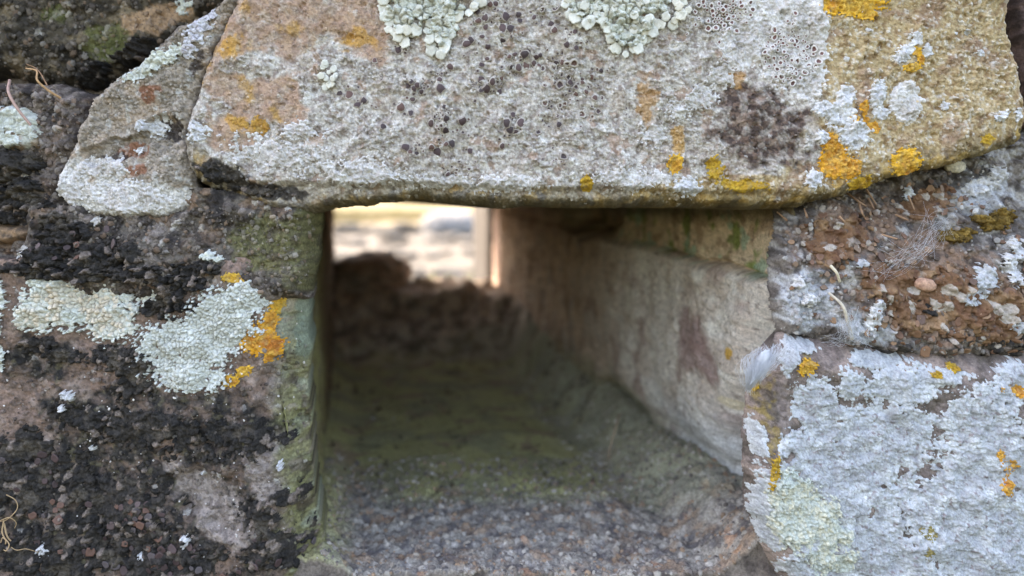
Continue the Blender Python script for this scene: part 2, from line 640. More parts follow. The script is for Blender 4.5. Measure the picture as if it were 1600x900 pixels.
GREY = [lin(194, 187, 179), lin(164, 156, 148), lin(216, 212, 206)]
PINK, TAN, OCHRE, UMBER = lin(166, 138, 120), lin(166, 138, 108), lin(170, 147, 112), lin(96, 78, 70)
ALGA = lin(104, 110, 62)


def grain_field(u, v, seed, cell=6.5):
    wu = u + 0.55 * cell * fbm(u, v, 1.3 * cell, 3, seed + 1)
    wv = v + 0.55 * cell * fbm(u, v, 1.3 * cell, 3, seed + 2)
    f1, f2, cid = wor(wu, wv, cell, seed + 3)
    return np.clip(1 - (f1 / 0.75) ** 2, 0, 1), sst(0, 0.25, f2 - f1), cid


# --- lintel ---
def lintel_masks(u, v):
    n = fbm(u, v, 90, 5, 201)
    brown = blobs(u, v, [(430, 20, 180, 80, -8), (560, 40, 60, 60), (335, 60, 40, 60), (400, 150, 90, 40, 20), (345, 205, 50, 40)], 202, 0.9, 60)
    ochre = blobs(u, v, [(1480, 120, 230, 240), (1330, 300, 140, 60), (1150, 300, 160, 30)], 203, 0.35, 60)
    dark = blobs(u, v, [(1190, 205, 90, 62, 15), (1170, 170, 60, 40)], 204, 0.6, 40)
    return n, brown, ochre, dark


def H_lintel(u, v):
    dm, cr, cid = grain_field(u, v, 210, 4.6)
    n, brown, ochre, dark = lintel_masks(u, v)
    crusty = 1 - 0.65 * np.clip(sst(0, 0.3, brown) + sst(0, 0.3, dark) * 0.8, 0, 1)
    big = 0.0040 * fbm(u, v, 330, 3, 211) + 0.0018 * fbm(u, v, 110, 3, 212) + 0.0012 * fbm(u, v, 38, 3, 213)
    pits = -0.0010 * sst(0.25, 0.5, fbm(u, v, 22, 3, 214))
    gr = crusty * ((0.00065 * dm * (0.2 + cid) + 0.0009 * fbm(u, v, 10, 3, 215)) * (0.35 + 0.9 * sst(-0.25, 0.3, fbm(u, v, 48, 3, 208))) + 0.0007 * sst(0.05, 0.4, fbm(u, v, 24, 3, 219))) + 0.0004 * fbm(u, v, 14, 3, 216)
    ledge = -0.003 * sst(286, 300, v + 8 * fbm(u, v, 60, 3, 217) - 0.02 * (u - 800)) * sst(250, 330, u) * (u < 1250)
    scar = -0.004 * np.clip(blobs(u, v, [(350, 282, 60, 26, 18)], 218, 0.5, 25), 0, 0.5)
    return big + pits + gr + ledge + scar


LINTEL = Stone([(372, -160), (370, -5), (350, 30), (325, 75), (306, 130), (292, 180), (281, 215), (292, 250), (300, 285), (320, 303), (380, 318), (430, 336), (480, 335), (530, 325), (580, 320), (640, 314), (700, 318), (760, 323), (850, 326), (950, 325), (1050, 323), (1140, 327), (1200, 329), (1245, 325), (1300, 311), (1340, 299), (1400, 278), (1450, 265), (1520, 248), (1575, 231), (1602, 215), (1608, 150), (1594, 80), (1580, 20), (1572, -160)], 0.0, H_lintel, R=20, RD=lambda u, v: 0.003 + 0.007 * sst(255, 300, v) * sst(1340, 1220, u), edge=(8, 45), seed=21)


def col_lintel(u, v, sd):
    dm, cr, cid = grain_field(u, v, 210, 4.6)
    n, brown, ochre, dark = lintel_masks(u, v)
    c = mix(flat(u.shape, GREY[0]), GREY[1], sst(0.3, 0.8, cid))
    c = mix(c, GREY[2], sst(0.06, 0.4, fbm(u, v, 26, 4, 221)) * 0.8)
    c = mix(c, lin(176, 162, 150), sst(0.0, 0.35, fbm(u, v, 70, 4, 222)) * 0.6)
    c = mix(c, lin(128, 112, 104), sst(0.08, 0.3, fbm(u, v, 18, 4, 223)) * 0.6)
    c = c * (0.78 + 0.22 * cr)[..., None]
    bare = sst(0.2, 0.34, fbm(u, v, 34, 5, 224))
    c = mix(c, PINK, bare * 0.7)
    bm_ = sst(0.0, 0.3, brown)
    bc = mix(flat(u.shape, PINK), lin(176, 148, 126), sst(-0.1, 0.3, fbm(u, v, 20, 4, 225)))
    bc = mix(bc, lin(178, 138, 74), sst(0.08, 0.3, fbm(u, v, 55, 4, 226)) * 0.8)
    c = mix(c, bc, bm_ * (0.65 + 0.35 * sst(-0.2, 0.1, fbm(u, v, 24, 4, 227))))
    om = sst(0.0, 0.15, ochre)
    oc = mix(flat(u.shape, OCHRE), lin(190, 172, 140), sst(0.25, 0.7, cid) * 0.7)
    oc = mix(oc, lin(132, 104, 74), sst(0.05, 0.3, fbm(u, v, 16, 4, 228)) * 0.7)
    oc = mix(oc, lin(150, 122, 108), sst(0.1, 0.35, fbm(u, v, 60, 3, 229)) * 0.6)
    oc = mix(oc, lin(196, 188, 178), sst(0.22, 0.4, fbm(u, v, 12, 3, 230)) * 0.6)
    c = mix(c, oc, om)
    dk = sst(0.0, 0.25, dark)
    dc = mix(flat(u.shape, lin(112, 92, 82)), lin(74, 62, 58), sst(0.3, 0.6, cid))
    c = mix(c, dc, dk * (0.5 + 0.5 * sst(-0.25, 0.1, fbm(u, v, 15, 3, 231))))
    c = mix(c, lin(112, 96, 88), sst(0.12, 0.34, fbm(u, v, 11, 4, 238)) * 0.5 * (1 - om))
    c = mix(c, lin(222, 218, 212), sst(0.78, 0.92, cid) * dm * 0.6 * (1 - bm_) * (1 - dk))
    # mustard stain and darker band along the lower arris
    low = sst(46, 8, sd + 14 * fbm(u, v, 40, 4, 232)) * (v > 200) * (u > 300)
    lc = mix(flat(u.shape, lin(116, 100, 62)), lin(176, 140, 56), sst(0.0, 0.3, fbm(u, v, 34, 4, 233)))
    lc = mix(lc, lin(52, 46, 38), sst(0.05, 0.3, fbm(u, v, 26, 4, 234)))
    c = mix(c, lc, low * 0.65)
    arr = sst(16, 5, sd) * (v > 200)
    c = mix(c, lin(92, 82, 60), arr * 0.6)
    bk = sst(0.0, 0.3, blobs(u, v, [(345, 272, 46, 24, 20), (420, 300, 60, 14, 8)], 235, 0.8, 22))
    c = mix(c, lin(44, 40, 38), bk * 0.9)
    for bl, cc, sdn in (([(380, 195, 60, 16, 20), (350, 70, 30, 34), (1060, 215, 14, 30), (560, 60, 40, 20)], lin(188, 140, 62), 236), ([(1010, 160, 20, 60), (1140, 120, 30, 20)], lin(176, 132, 78), 237)):
        c = mix(c, cc, 0.7 * sst(0.15, 0.6, blobs(u, v, bl, sdn, 1.3, 22, 5)))
    c = mix(c, lin(206, 202, 198), sst(0.955, 0.975, cid) * 0.50 * sst(-0.1, 0.3, fbm(u, v, 60, 3, 99)))
    return c


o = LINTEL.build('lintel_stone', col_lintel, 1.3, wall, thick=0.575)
part(o, 'long lichen-crusted sandstone lintel bridging the square hole')


# --- wedge beside the lintel ---
def H_wedge(u, v):
    dm, cr, cid = grain_field(u, v, 240)
    ledge = -0.0025 * sst(0.0, 0.25, blobs(u, v, [(185, 235, 60, 22, -10), (255, 205, 30, 30)], 241, 0.6, 30))
    return 0.004 * fbm(u, v, 150, 3, 242) + 0.0022 * fbm(u, v, 55, 4, 243) + 0.0006 * dm * cr * (0.3 + cid) + 0.0006 * fbm(u, v, 12, 3, 244) + ledge


WEDGE = Stone([(76, 300), (82, 268), (100, 235), (118, 190), (140, 150), (165, 125), (200, 100), (235, 78), (265, 55), (300, 25), (330, 5), (362, -20), (380, 0), (360, 40), (334, 85), (312, 140), (298, 190), (288, 215), (298, 255), (308, 290), (310, 325), (260, 338), (200, 345), (140, 341), (100, 328)], 0.0035, H_wedge, R=18, RD=lambda u, v: 0.0075 - 0.006 * sst(200, 270, u) * (v > 40), edge=(8, 35), seed=24)


def col_wedge(u, v, sd):
    dm, cr, cid = grain_field(u, v, 240)
    c = mix(flat(u.shape, lin(160, 148, 136)), lin(134, 124, 112), sst(0.3, 0.8, cid))
    c = mix(c, lin(178, 158, 140), sst(0.0, 0.3, fbm(u, v, 50, 4, 245)) * 0.7)
    c = mix(c, lin(206, 202, 196), sst(0.0, 0.3, blobs(u, v, [(200, 310, 130, 34, 4), (110, 285, 40, 40)], 246, 0.6, 26)) * 0.9)
    c = mix(c, lin(140, 100, 80), sst(0.15, 0.4, blobs(u, v, [(235, 145, 26, 22), (205, 235, 40, 16, -12), (215, 265, 22, 12)], 247, 0.7, 18)))
    c = mix(c, lin(58, 50, 50), sst(0.1, 0.35, blobs(u, v, [(262, 200, 30, 22, 60), (180, 245, 24, 8), (310, 100, 10, 30, 20)], 248, 0.9, 16)) * 0.85)
    c = mix(c, lin(196, 194, 190), sst(0.15, 0.4, fbm(u, v, 16, 3, 249)) * 0.6)
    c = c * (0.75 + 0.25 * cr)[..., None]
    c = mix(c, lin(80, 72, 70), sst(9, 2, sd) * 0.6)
    return c


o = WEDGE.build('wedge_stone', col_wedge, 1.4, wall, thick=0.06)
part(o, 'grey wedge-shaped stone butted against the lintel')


# --- dark stone set back behind the wedge ---
def H_rough(seed, a=1.0):
    def f(u, v):
        dm, cr, cid = grain_field(u, v, seed, 9)
        return a * (0.006 * fbm(u, v, 140, 3, seed + 5) + 0.004 * fbm(u, v, 50, 4, seed + 6) + 0.0012 * dm * (0.3 + cid) + 0.0012 * fbm(u, v, 16, 3, seed + 7))
    return f


DARKST = Stone([(-170, -160), (352, -160), (352, 10), (300, 60), (240, 100), (180, 128), (130, 142), (70, 132), (0, 122), (-170, 128)], 0.036, H_rough(260), R=36, RD=0.014, edge=(9, 50), seed=26)


def col_dark(u, v, sd):
    dm, cr, cid = grain_field(u, v, 260, 9)
    c = mix(flat(u.shape, lin(88, 80, 68)), lin(60, 55, 48), sst(0.3, 0.8, cid))
    c = mix(c, lin(126, 112, 92), sst(0.05, 0.35, fbm(u, v, 40, 4, 265)))
    c = mix(c, lin(44, 40, 36), sst(0.0, 0.3, fbm(u, v, 60, 4, 266)) * 0.8)
    c = mix(c, lin(176, 146, 118), sst(0.0, 0.3, blobs(u, v, [(230, 35, 50, 22, -10), (262, 22, 40, 20)], 267, 0.6, 26)) * 0.9)
    c = mix(c, lin(96, 98, 58), sst(0.0, 0.3, blobs(u, v, [(170, 65, 40, 36), (85, 22, 24, 16)], 268, 0.7, 22)) * 0.8)
    c = mix(c, lin(186, 180, 170), sst(0.955, 0.975, cid) * 0.70 * sst(-0.1, 0.3, fbm(u, v, 60, 3, 99)))
    return c


o = DARKST.build('stone', col_dark, 2.0, wall, thick=0.08)
part(o, 'dark brown pitted stone set back above the wedge stone')

# --- joints and small stones at the left ---
def H_joint(seed):
    def f(u, v):
        dm, cr, cid = grain_field(u, v, seed, 8)
        ev, c2, id2 = grain_field(u, v, seed + 20, 22)
        return (0.0045 * sst(350, 405, v) if seed == 280 else 0) + 0.005 * fbm(u, v, 70, 4, seed + 5) + 0.0018 * ev * id2 + 0.0010 * dm * (0.3 + cid) + 0.0009 * fbm(u, v, 14, 3, seed + 7)
    return f


def col_joint(seed, base=(104, 96, 88)):
    def f(u, v, sd):
        dm, cr, cid = grain_field(u, v, seed, 8)
        ev, c2, id2 = grain_field(u, v, seed + 20, 22)
        c = mix(flat(u.shape, lin(*base)), lin(base[0] - 34, base[1] - 34, base[2] - 32), sst(0.3, 0.8, cid))
        c = mix(c, lin(140, 128, 122), sst(0.6, 0.9, id2) * 0.7)
        c = mix(c, lin(152, 120, 96), sst(0.05, 0.22, id2) * sst(0.22, 0.1, id2))
        c = mix(c, lin(48, 44, 44), sst(0.0, 0.3, fbm(u, v, 40, 4, seed + 9)) * 0.8)
        c = mix(c, lin(198, 192, 184), sst(0.955, 0.975, cid) * 0.70 * sst(-0.1, 0.3, fbm(u, v, 60, 3, 99)))
        grn = sst(0.0, 0.3, blobs(u, v, [(420, 380, 70, 50, 30), (490, 380, 60, 90)], seed + 11, 0.5, 40))
        ac = mix(flat(u.shape, lin(100, 97, 64)), lin(82, 76, 58), sst(0.0, 0.3, fbm(u, v, 26, 4, seed + 12)))
        ac = ac * (1 + 0.8 * fbm(u, v, 7, 3, seed + 14))[..., None]
        c = mix(c, ac, grn * 0.85)
        return c
    return f


JL = Stone([(40, 318), (190, 318), (250, 296), (330, 292), (420, 310), (480, 316), (489, 330), (487, 400), (480, 470), (300, 470), (40, 460)], 0.0045, H_joint(280), R=26, RD=lambda u, v: 0.003 + 0.012 * sst(420, 480, u), edge=(7, 40), seed=28)
part(JL.build('mortar_joint', col_joint(280), 1.6, wall, M_MORTAR, thick=0.04), 'crumbly greenish mortar under the end of the lintel')
JL2 = Stone([(-170, 120), (90, 128), (150, 150), (140, 240), (110, 330), (120, 450), (-170, 450)], 0.009, H_joint(310), R=20, RD=0.008, edge=(7, 40), seed=31)
part(JL2.build('mortar_joint', col_joint(310, (112, 102, 96)), 1.8, wall, M_MORTAR, thick=0.04), 'dark crumbly mortar left of the wedge stone')

SMALLST = Stone([(-170, 168), (0, 158), (40, 158), (70, 178), (82, 212), (62, 236), (20, 244), (-170, 240)], 0.008, H_rough(330, 0.7), R=22, RD=0.009, edge=(8, 30), seed=33)


def col_small(u, v, sd):
    dm, cr, cid = grain_field(u, v, 330, 9)
    c = mix(flat(u.shape, lin(176, 160, 146)), lin(150, 128, 110), sst(0.3, 0.8, cid))
    return mix(c, lin(190, 196, 188), sst(-0.1, 0.2, fbm(u, v, 30, 4, 335)) * 0.8)


part(SMALLST.build('stone', col_small, 1.8, wall, thick=0.05), 'small pale stone left of the wedge stone')
CHIP = Stone([(-170, 352), (0, 350), (30, 352), (48, 362), (40, 376), (0, 384), (-170, 384)], 0.004, H_rough(350, 0.4), R=12, RD=0.006, edge=(4, 24), seed=35)
part(CHIP.build('stone', lambda u, v, sd: mix(flat(u.shape, lin(138, 112, 88)), lin(92, 78, 66), sst(-0.1, 0.3, fbm(u, v, 18, 3, 355))), 1.8, wall, thick=0.05), 'thin brown stone chip in the left joint')


# --- jamb stone at the left of the hole ---
def H_jamb(u, v):
    dm, cr, cid = grain_field(u, v, 370, 7)
    chips = -0.004 * sst(0.1, 0.5, blobs(u, v, [(330, 780, 110, 60, 40), (430, 640, 40, 90)], 371, 0.6, 50))
    return 0.005 * fbm(u, v, 260, 3, 372) + 0.0026 * fbm(u, v, 80, 4, 373) + 0.0012 * fbm(u, v, 26, 3, 374) + 0.0005 * dm * (0.3 + cid) + 0.0006 * fbm(u, v, 11, 3, 375) + chips


JAMB = Stone([(-170, 412), (0, 404), (100, 400), (200, 404), (300, 404), (370, 404), (425, 406), (452, 424), (464, 460), (467, 560), (466, 640), (470, 700), (476, 780), (484, 860), (490, 950), (494, 1090), (-170, 1090)], 0.0, H_jamb, R=76, RD=lambda u, v: 0.0015 + 0.0155 * sst(380, 440, u), edge=(13, 60), seed=37)


def col_jamb(u, v, sd):
    dm, cr, cid = grain_field(u, v, 370, 7)
    c = mix(flat(u.shape, lin(134, 112, 100)), lin(112, 96, 88), sst(0.3, 0.8, cid))
    c = mix(c, lin(156, 138, 128), sst(0.05, 0.35, fbm(u, v, 46, 4, 381)) * 0.8)
    dk = sst(0.0, 0.35, blobs(u, v, [(180, 780, 330, 150), (330, 660, 150, 60, 14), (120, 640, 90, 40), (60, 560, 60, 40), (430, 850, 90, 60)], 382, 0.9, 60))
    dc = mix(flat(u.shape, lin(64, 60, 56)), lin(42, 40, 40), sst(0.3, 0.8, cid))
    dc = mix(dc, lin(92, 86, 70), sst(0.1, 0.35, fbm(u, v, 20, 4, 383)))
    c = mix(c, dc, dk * (0.4 + 0.6 * sst(-0.3, 0.1, fbm(u, v, 30, 4, 384))))
    pl = sst(0.0, 0.3, blobs(u, v, [(340, 790, 100, 44, 42), (420, 730, 40, 60), (440, 560, 34, 110), (300, 750, 60, 20, 30)], 385, 0.7, 34))
    c = mix(c, mix(flat(u.shape, lin(160, 148, 142)), lin(130, 118, 112), sst(0.3, 0.7, cid)), pl * 0.85)
    grn = sst(54, 26, sd + 12 * fbm(u, v, 60, 4, 386)) * (u > 330) * sst(420, 470, v)
    gc = mix(flat(u.shape, lin(124, 122, 86)), lin(140, 144, 122), sst(0.0, 0.35, fbm(u, v, 46, 4, 387)))
    gc = mix(gc, lin(84, 78, 60), sst(0.08, 0.3, fbm(u, v, 30, 4, 388)))
    gc = gc * (1 + 0.9 * fbm(u, v, 7, 3, 391))[..., None]
    gc = mix(gc, lin(150, 140, 124), sst(0.15, 0.4, fbm(u, v, 16, 4, 392)) * 0.7)
    c = mix(c, gc, grn * 0.85)
    ml = sst(0.0, 0.35, blobs(u, v, [(440, 450, 50, 46)], 389, 0.4, 30))
    c = mix(c, lin(160, 150, 132), ml * 0.8)
    c = mix(c, lin(130, 142, 126), sst(0.0, 0.3, blobs(u, v, [(462, 520, 14, 70)], 390, 0.5, 30)) * 0.8)
    c = mix(c, lin(192, 186, 180), sst(0.955, 0.975, cid) * 0.70 * sst(-0.1, 0.3, fbm(u, v, 60, 3, 99)))
    return c


o = JAMB.build('jamb_stone', col_jamb, 1.5, wall, thick=0.05)
part(o, 'dark jamb stone at the left of the hole, with pale lichen sheets')

# --- right side: rubble shelf and the pale stone below it ---
def H_shelf(u, v):
    dm, cr, cid = grain_field(u, v, 400, 9)
    ev, c2, id2 = grain_field(u, v, 420, 26)
    lean = -0.014 * sst(420, 260, v) + 0.006 * sst(380, 500, v)
    return lean + 0.007 * fbm(u, v, 130, 4, 401) + 0.0030 * ev * id2 + 0.0012 * dm * (0.3 + cid) + 0.0012 * fbm(u, v, 18, 3, 402)


SHELF = Stone([(1236, 322), (1290, 304), (1345, 288), (1400, 266), (1460, 250), (1520, 236), (1610, 200), (1770, 175), (1770, 575), (1600, 572), (1500, 568), (1400, 562), (1330, 552), (1260, 535), (1218, 528), (1204, 470), (1214, 400), (1226, 350)], 0.002, H_shelf, R=34, RD=0.011, edge=(9, 40), seed=40)


def col_shelf(u, v, sd):
    dm, cr, cid = grain_field(u, v, 400, 9)
    ev, c2, id2 = grain_field(u, v, 420, 26)
    c = mix(flat(u.shape, lin(128, 120, 114)), lin(96, 88, 84), sst(0.3, 0.8, cid))
    c = mix(c, lin(168, 164, 160), sst(0.05, 0.3, fbm(u, v, 36, 4, 431)) * 0.9)
    c = mix(c, lin(128, 102, 84), sst(0.0, 0.3, blobs(u, v, [(1330, 360, 100, 50, -20), (1440, 440, 130, 90), (1560, 470, 90, 70), (1450, 320, 80, 30, -20)], 432, 0.8, 36)) * 0.85)
    c = mix(c, lin(60, 54, 52), sst(0.1, 0.35, fbm(u, v, 30, 4, 433)) * 0.7)
    c = mix(c, lin(206, 206, 206), sst(0.955, 0.975, cid) * 0.50 * sst(-0.1, 0.3, fbm(u, v, 60, 3, 99)))
    c = mix(c, lin(182, 184, 188), sst(0.0, 0.3, blobs(u, v, [(1250, 460, 40, 60), (1560, 300, 60, 40, -20), (1340, 510, 60, 26, 10)], 434, 0.8, 24)) * 0.8)
    c = mix(c, lin(70, 66, 64), sst(0.0, 0.3, blobs(u, v, [(1490, 290, 120, 16, -16)], 435, 0.6, 30)) * 0.8)
    return c


o = SHELF.build('rubble_stone', col_shelf, 1.7, wall, thick=0.05, back=(0.5, 1, 0))
part(o, 'rough stone at the right covered in rusty brown scales')


def H_block(u, v):
    dm, cr, cid = grain_field(u, v, 440, 7)
    return 0.007 * fbm(u, v, 280, 3, 441) + 0.003 * fbm(u, v, 90, 4, 442) + 0.0011 * fbm(u, v, 28, 3, 443) + 0.0004 * dm * (0.3 + cid) + 0.0006 * fbm(u, v, 12, 3, 444)


BLOCK = Stone([(1206, 548), (1240, 526), (1300, 538), (1400, 550), (1500, 556), (1600, 552), (1770, 548), (1770, 1090), (1300, 1090), (1240, 940), (1206, 884), (1176, 812), (1168, 740), (1172, 660), (1184, 596)], -0.010, H_block, R=46, RD=0.010, edge=(7, 50), seed=44)


def col_block(u, v, sd):
    dm, cr, cid = grain_field(u, v, 440, 7)
    c = mix(flat(u.shape, lin(136, 122, 116)), lin(112, 100, 96), sst(0.3, 0.8, cid))
    c = mix(c, lin(158, 140, 130), sst(0.0, 0.3, fbm(u, v, 60, 4, 451)) * 0.8)
    c = mix(c, lin(84, 76, 68), sst(0.05, 0.3, fbm(u, v, 34, 4, 452)) * 0.7)
    mu = sst(0.0, 0.3, blobs(u, v, [(1195, 620, 22, 70), (1210, 720, 16, 60), (1250, 560, 30, 14)], 453, 0.7, 20))
    c = mix(c, lin(146, 126, 76), mu * 0.75 * sst(-0.1, 0.25, fbm(u, v, 18, 4, 454)))
    return c


o = BLOCK.build('block_stone', col_block, 1.8, wall, thick=0.06, back=(0.45, 1, 0))
part(o, 'big stone at the lower right under blue-white lichen')

NEXT = Stone([(1588, -170), (1584, 0), (1598, 80), (1612, 150), (1612, 200), (1780, 175), (1780, -170)], 0.012, H_rough(460, 0.6), R=20, RD=0.008, edge=(6, 40), seed=46)
part(NEXT.build('stone', lambda u, v, sd: mix(flat(u.shape, lin(112, 92, 88)), lin(70, 58, 56), sst(-0.1, 0.3, fbm(u, v, 24, 4, 465))), 2.2, wall, thick=0.05, back=(0.5, 1, 0)), 'dark purplish stone at the end of the lintel')

SILL = Stone([(440, 948), (1300, 948), (1310, 1090), (440, 1090)], 0.004, H_rough(470, 0.6), R=24, RD=0.01, edge=(6, 50), seed=47)
part(SILL.build('sill_stone', col_joint(470), 5, wall, thick=0.05))

# ------------------------------------------------------------------ inside the hole
MM = 0.0002
V0F = 617.0                              # floor level: pixels below the horizon at the wall plane


def y_of_v(v):
    return DIST * V0F / (v - VPV) - DIST


XL0 = (480 - 800) / FPX * DIST           # left side of the hole at y = 0
XR0 = (VPU + 700 - 800) / FPX * DIST     # right side
ZF = ZC - DIST * V0F / FPX * 1.0         # floor level
ZT = float(P(800, 323, 0.010)[2]) + 0.001


def floor_z(x, y):
    """height of the hole's floor over its width and depth"""
    X, Y = x / MM, y / MM
    s = (x - TDX * y - XL0) / (XR0 - XL0)
    z = ZF + 0.0030 * fbm(X, Y, 300, 3, 500) + 0.0007 * fbm(X, Y, 60, 4, 501)
    mound = sst(0.34, 0.50, y + 0.05 * (s - 0.5) + 0.02 * fbm(X, Y, 160, 3, 503))
    z = z + (0.016 + 0.022 * sst(0.1, 0.4, y)) * (1 - mound) * sst(0.84, 1.03, s + 0.05 * fbm(X, Y, 110, 4, 502)) + 0.005 * sst(0.10, 0.0, s)
    z = z + mound * (0.045 + 0.010 * fbm(X, Y, 150, 3, 504))
    # layered ledges of the dark rock at the back
    st = (z - ZF) / 0.008 + 0.6 * fbm(X, Y, 120, 3, 505)
    led = np.floor(st) + sst(0.55, 0.95, st - np.floor(st))
    z = z * (1 - 0.7 * mound) + 0.7 * mound * (ZF + 0.008 * (led - 0.6 * fbm(X, Y, 120, 3, 505)))
    z = z + mound * (0.008 * fbm(X, Y, 70, 5, 506) + 0.010 * sst(0.55, 0.15, s))
    z = z - 0.012 * sst(0.53, 0.62, y)
    # broken grit at the front
    f1, f2, cid = wor(X, Y, 11, 507)
    g1, g2, gid = wor(X, Y, 26, 508)
    rough = sst(0.13, 0.06, y)
    z = z + (0.25 + rough) * (0.0008 * np.clip(1 - f1 ** 2 / 0.5, 0, 1) * (0.3 + cid) + 0.0012 * np.clip(1 - g1 ** 2 / 0.5, 0, 1) * gid + 0.0009 * fbm(X, Y, 30, 3, 509))
    crk = np.abs(fbm(X, Y, 190, 3, 510))
    z = z - 0.002 * sst(0.03, 0.0, crk) * sst(0.05, 0.1, y)
    return z


def build_floor():
    vv = np.concatenate([np.arange(918, 700, -1.8), np.arange(700, 497, -1.3)])
    y = y_of_v(vv)
    y = np.concatenate([y, np.linspace(y[-1] + 0.004, 0.66, 24)])
    s = np.linspace(-0.12, 1.16, 440)
    S, Y = np.meshgrid(s, y)
    X = XL0 + S * (XR0 - XL0) + TDX * Y
    Z = floor_z(X, Y)
    U, W = X / MM, Y / MM
    f1, f2, cid = wor(U, W, 11, 507)
    c = mix(flat(X.shape, lin(150, 143, 134)), lin(120, 113, 107), sst(0.3, 0.8, cid))
    c = mix(c, lin(176, 168, 160), sst(0.8, 0.92, cid) * 0.8)
    c = mix(c, lin(138, 116, 98), sst(0.05, 0.3, fbm(U, W, 60, 4, 520)) * 0.8)
    c = mix(c, lin(80, 76, 80), sst(0.05, 0.3, fbm(U, W, 34, 4, 521)) * 0.7)
    c = mix(c, lin(176, 128, 94), sst(0.36, 0.46, fbm(U, W, 44, 3, 522)) * 0.5)
    gr = sst(0.055, 0.10, Y + 0.03 * fbm(U, W, 170, 4, 523) - 0.03 * sst(0.25, 0.0, S) + 0.02 * sst(0.75, 1.0, S)) * sst(0.44, 0.33, Y + 0.05 * fbm(U, W, 120, 3, 524))
    gr = np.maximum(gr, 0.8 * sst(0.10, 0.02, S) * (Y < 0.4))
    gc = mix(flat(X.shape, lin(160, 156, 106)), lin(138, 137, 102), sst(-0.1, 0.3, fbm(U, W, 150, 4, 525)))
    gc = mix(gc, lin(140, 118, 98), sst(0.1, 0.4, fbm(U, W, 90, 4, 526)) * 0.8)
    gc = mix(gc, lin(146, 145, 128), sst(0.70, 0.95, S + 0.1 * fbm(U, W, 90, 3, 529)) * 0.8)
    c = mix(c, gc, gr * 0.88)
    rk = sst(0.33, 0.42, Y + 0.04 * fbm(U, W, 120, 3, 527))
    rc = mix(flat(X.shape, lin(176, 162, 148)), lin(116, 105, 96), sst(-0.1, 0.25, fbm(U, W, 60, 4, 528)))
    c = mix(c, rc, rk * 0.95)
    c = c * 1.22
    c = mix(c, lin(84, 70, 60), 0.9 * sst(0.035, 0.0, np.abs(fbm(U, W, 190, 3, 510))) * sst(0.05, 0.1, Y))
    # broken front face going down to the course below
    k = np.linspace(0.09, 0.002, 40)[:, None]
    Xf, Yf = np.repeat(X[:1], 40, 0), Y[0, 0] - 0.010 * sst(0.0, 0.03, k) + 0.0 * X[:1]
    Zf = Z[:1] - k
    Yf = Yf - 0.004 * fbm(Xf / MM, Zf / MM, 90, 4, 531) * sst(0, 0.01, k)
    cf = mix(flat(Xf.shape, lin(118, 108, 100)), lin(84, 76, 72), sst(-0.1, 0.3, fbm(Xf / MM, Zf / MM, 40, 4, 532)))
    X, Y, Z, c = np.concatenate([Xf, X]), np.concatenate([Yf, Y]), np.concatenate([Zf, Z]), np.concatenate([cf, c])
    q, used = grid_faces(np.ones(X.shape, bool))
    V = np.stack([X.ravel(), Y.ravel(), Z.ravel()], 1)
    me, o = mesh_np('hole_floor', V, [q[:, ::-1]], c.reshape(-1, 3), M_MORTAR)
    return link('hole_floor', me, o, wall)


part(build_floor(), 'damp floor of the hole, green with algae, grit at the front')


def right_x(y, z):
    """inward offset of the right side"""
    A, B = y / MM, (z - ZF) / MM
    zt = 0.036 - 0.05 * (y - 0.01) + 0.003 * fbm(A, B, 150, 3, 540)      # top of the big stone below the ceiling
    below = (ZT - z) - zt * 0.68
    stn = sst(-0.001, 0.004, below)
    h = 0.0045 * stn - 0.002 + 0.004 * fbm(A, B, 240, 3, 541) + 0.0016 * fbm(A, B, 70, 4, 542) + 0.0006 * fbm(A, B, 16, 3, 543) + 0.0007 * fbm(A / 3, B, 24, 3, 544)
    h = h - 0.003 * sst(0.0012, 0.0, np.abs(below)) * sst(0.16, 0.10, y)
    # rounded nose towards the front
    ye = 0.012 + 0.55 * np.clip(0.18 - z, -0.02, 0.06) + 0.004 * fbm(B, A, 120, 3, 547)
    t = np.clip((y - ye) / 0.014, 0, 1)
    h = h - 0.026 * (1 - np.sqrt(np.clip(1 - (1 - t) ** 2, 0, 1))) * (0.6 + 0.4 * stn)
    # hollow under the ceiling further in
    h = h - 0.016 * sst(0.0, 0.5, blobs(A, (ZT - z) / MM, [(1150, 30, 330, 90)], 546, 0.4, 90))
    # lower corner of the stone turns under
    lo = np.clip((z - (ZF + 0.022)) / 0.02, 0, 1)
    h = h - 0.010 * (1 - np.sqrt(np.clip(1 - (1 - lo) ** 2, 0, 1))) * (y < 0.2)
    return h, below, stn


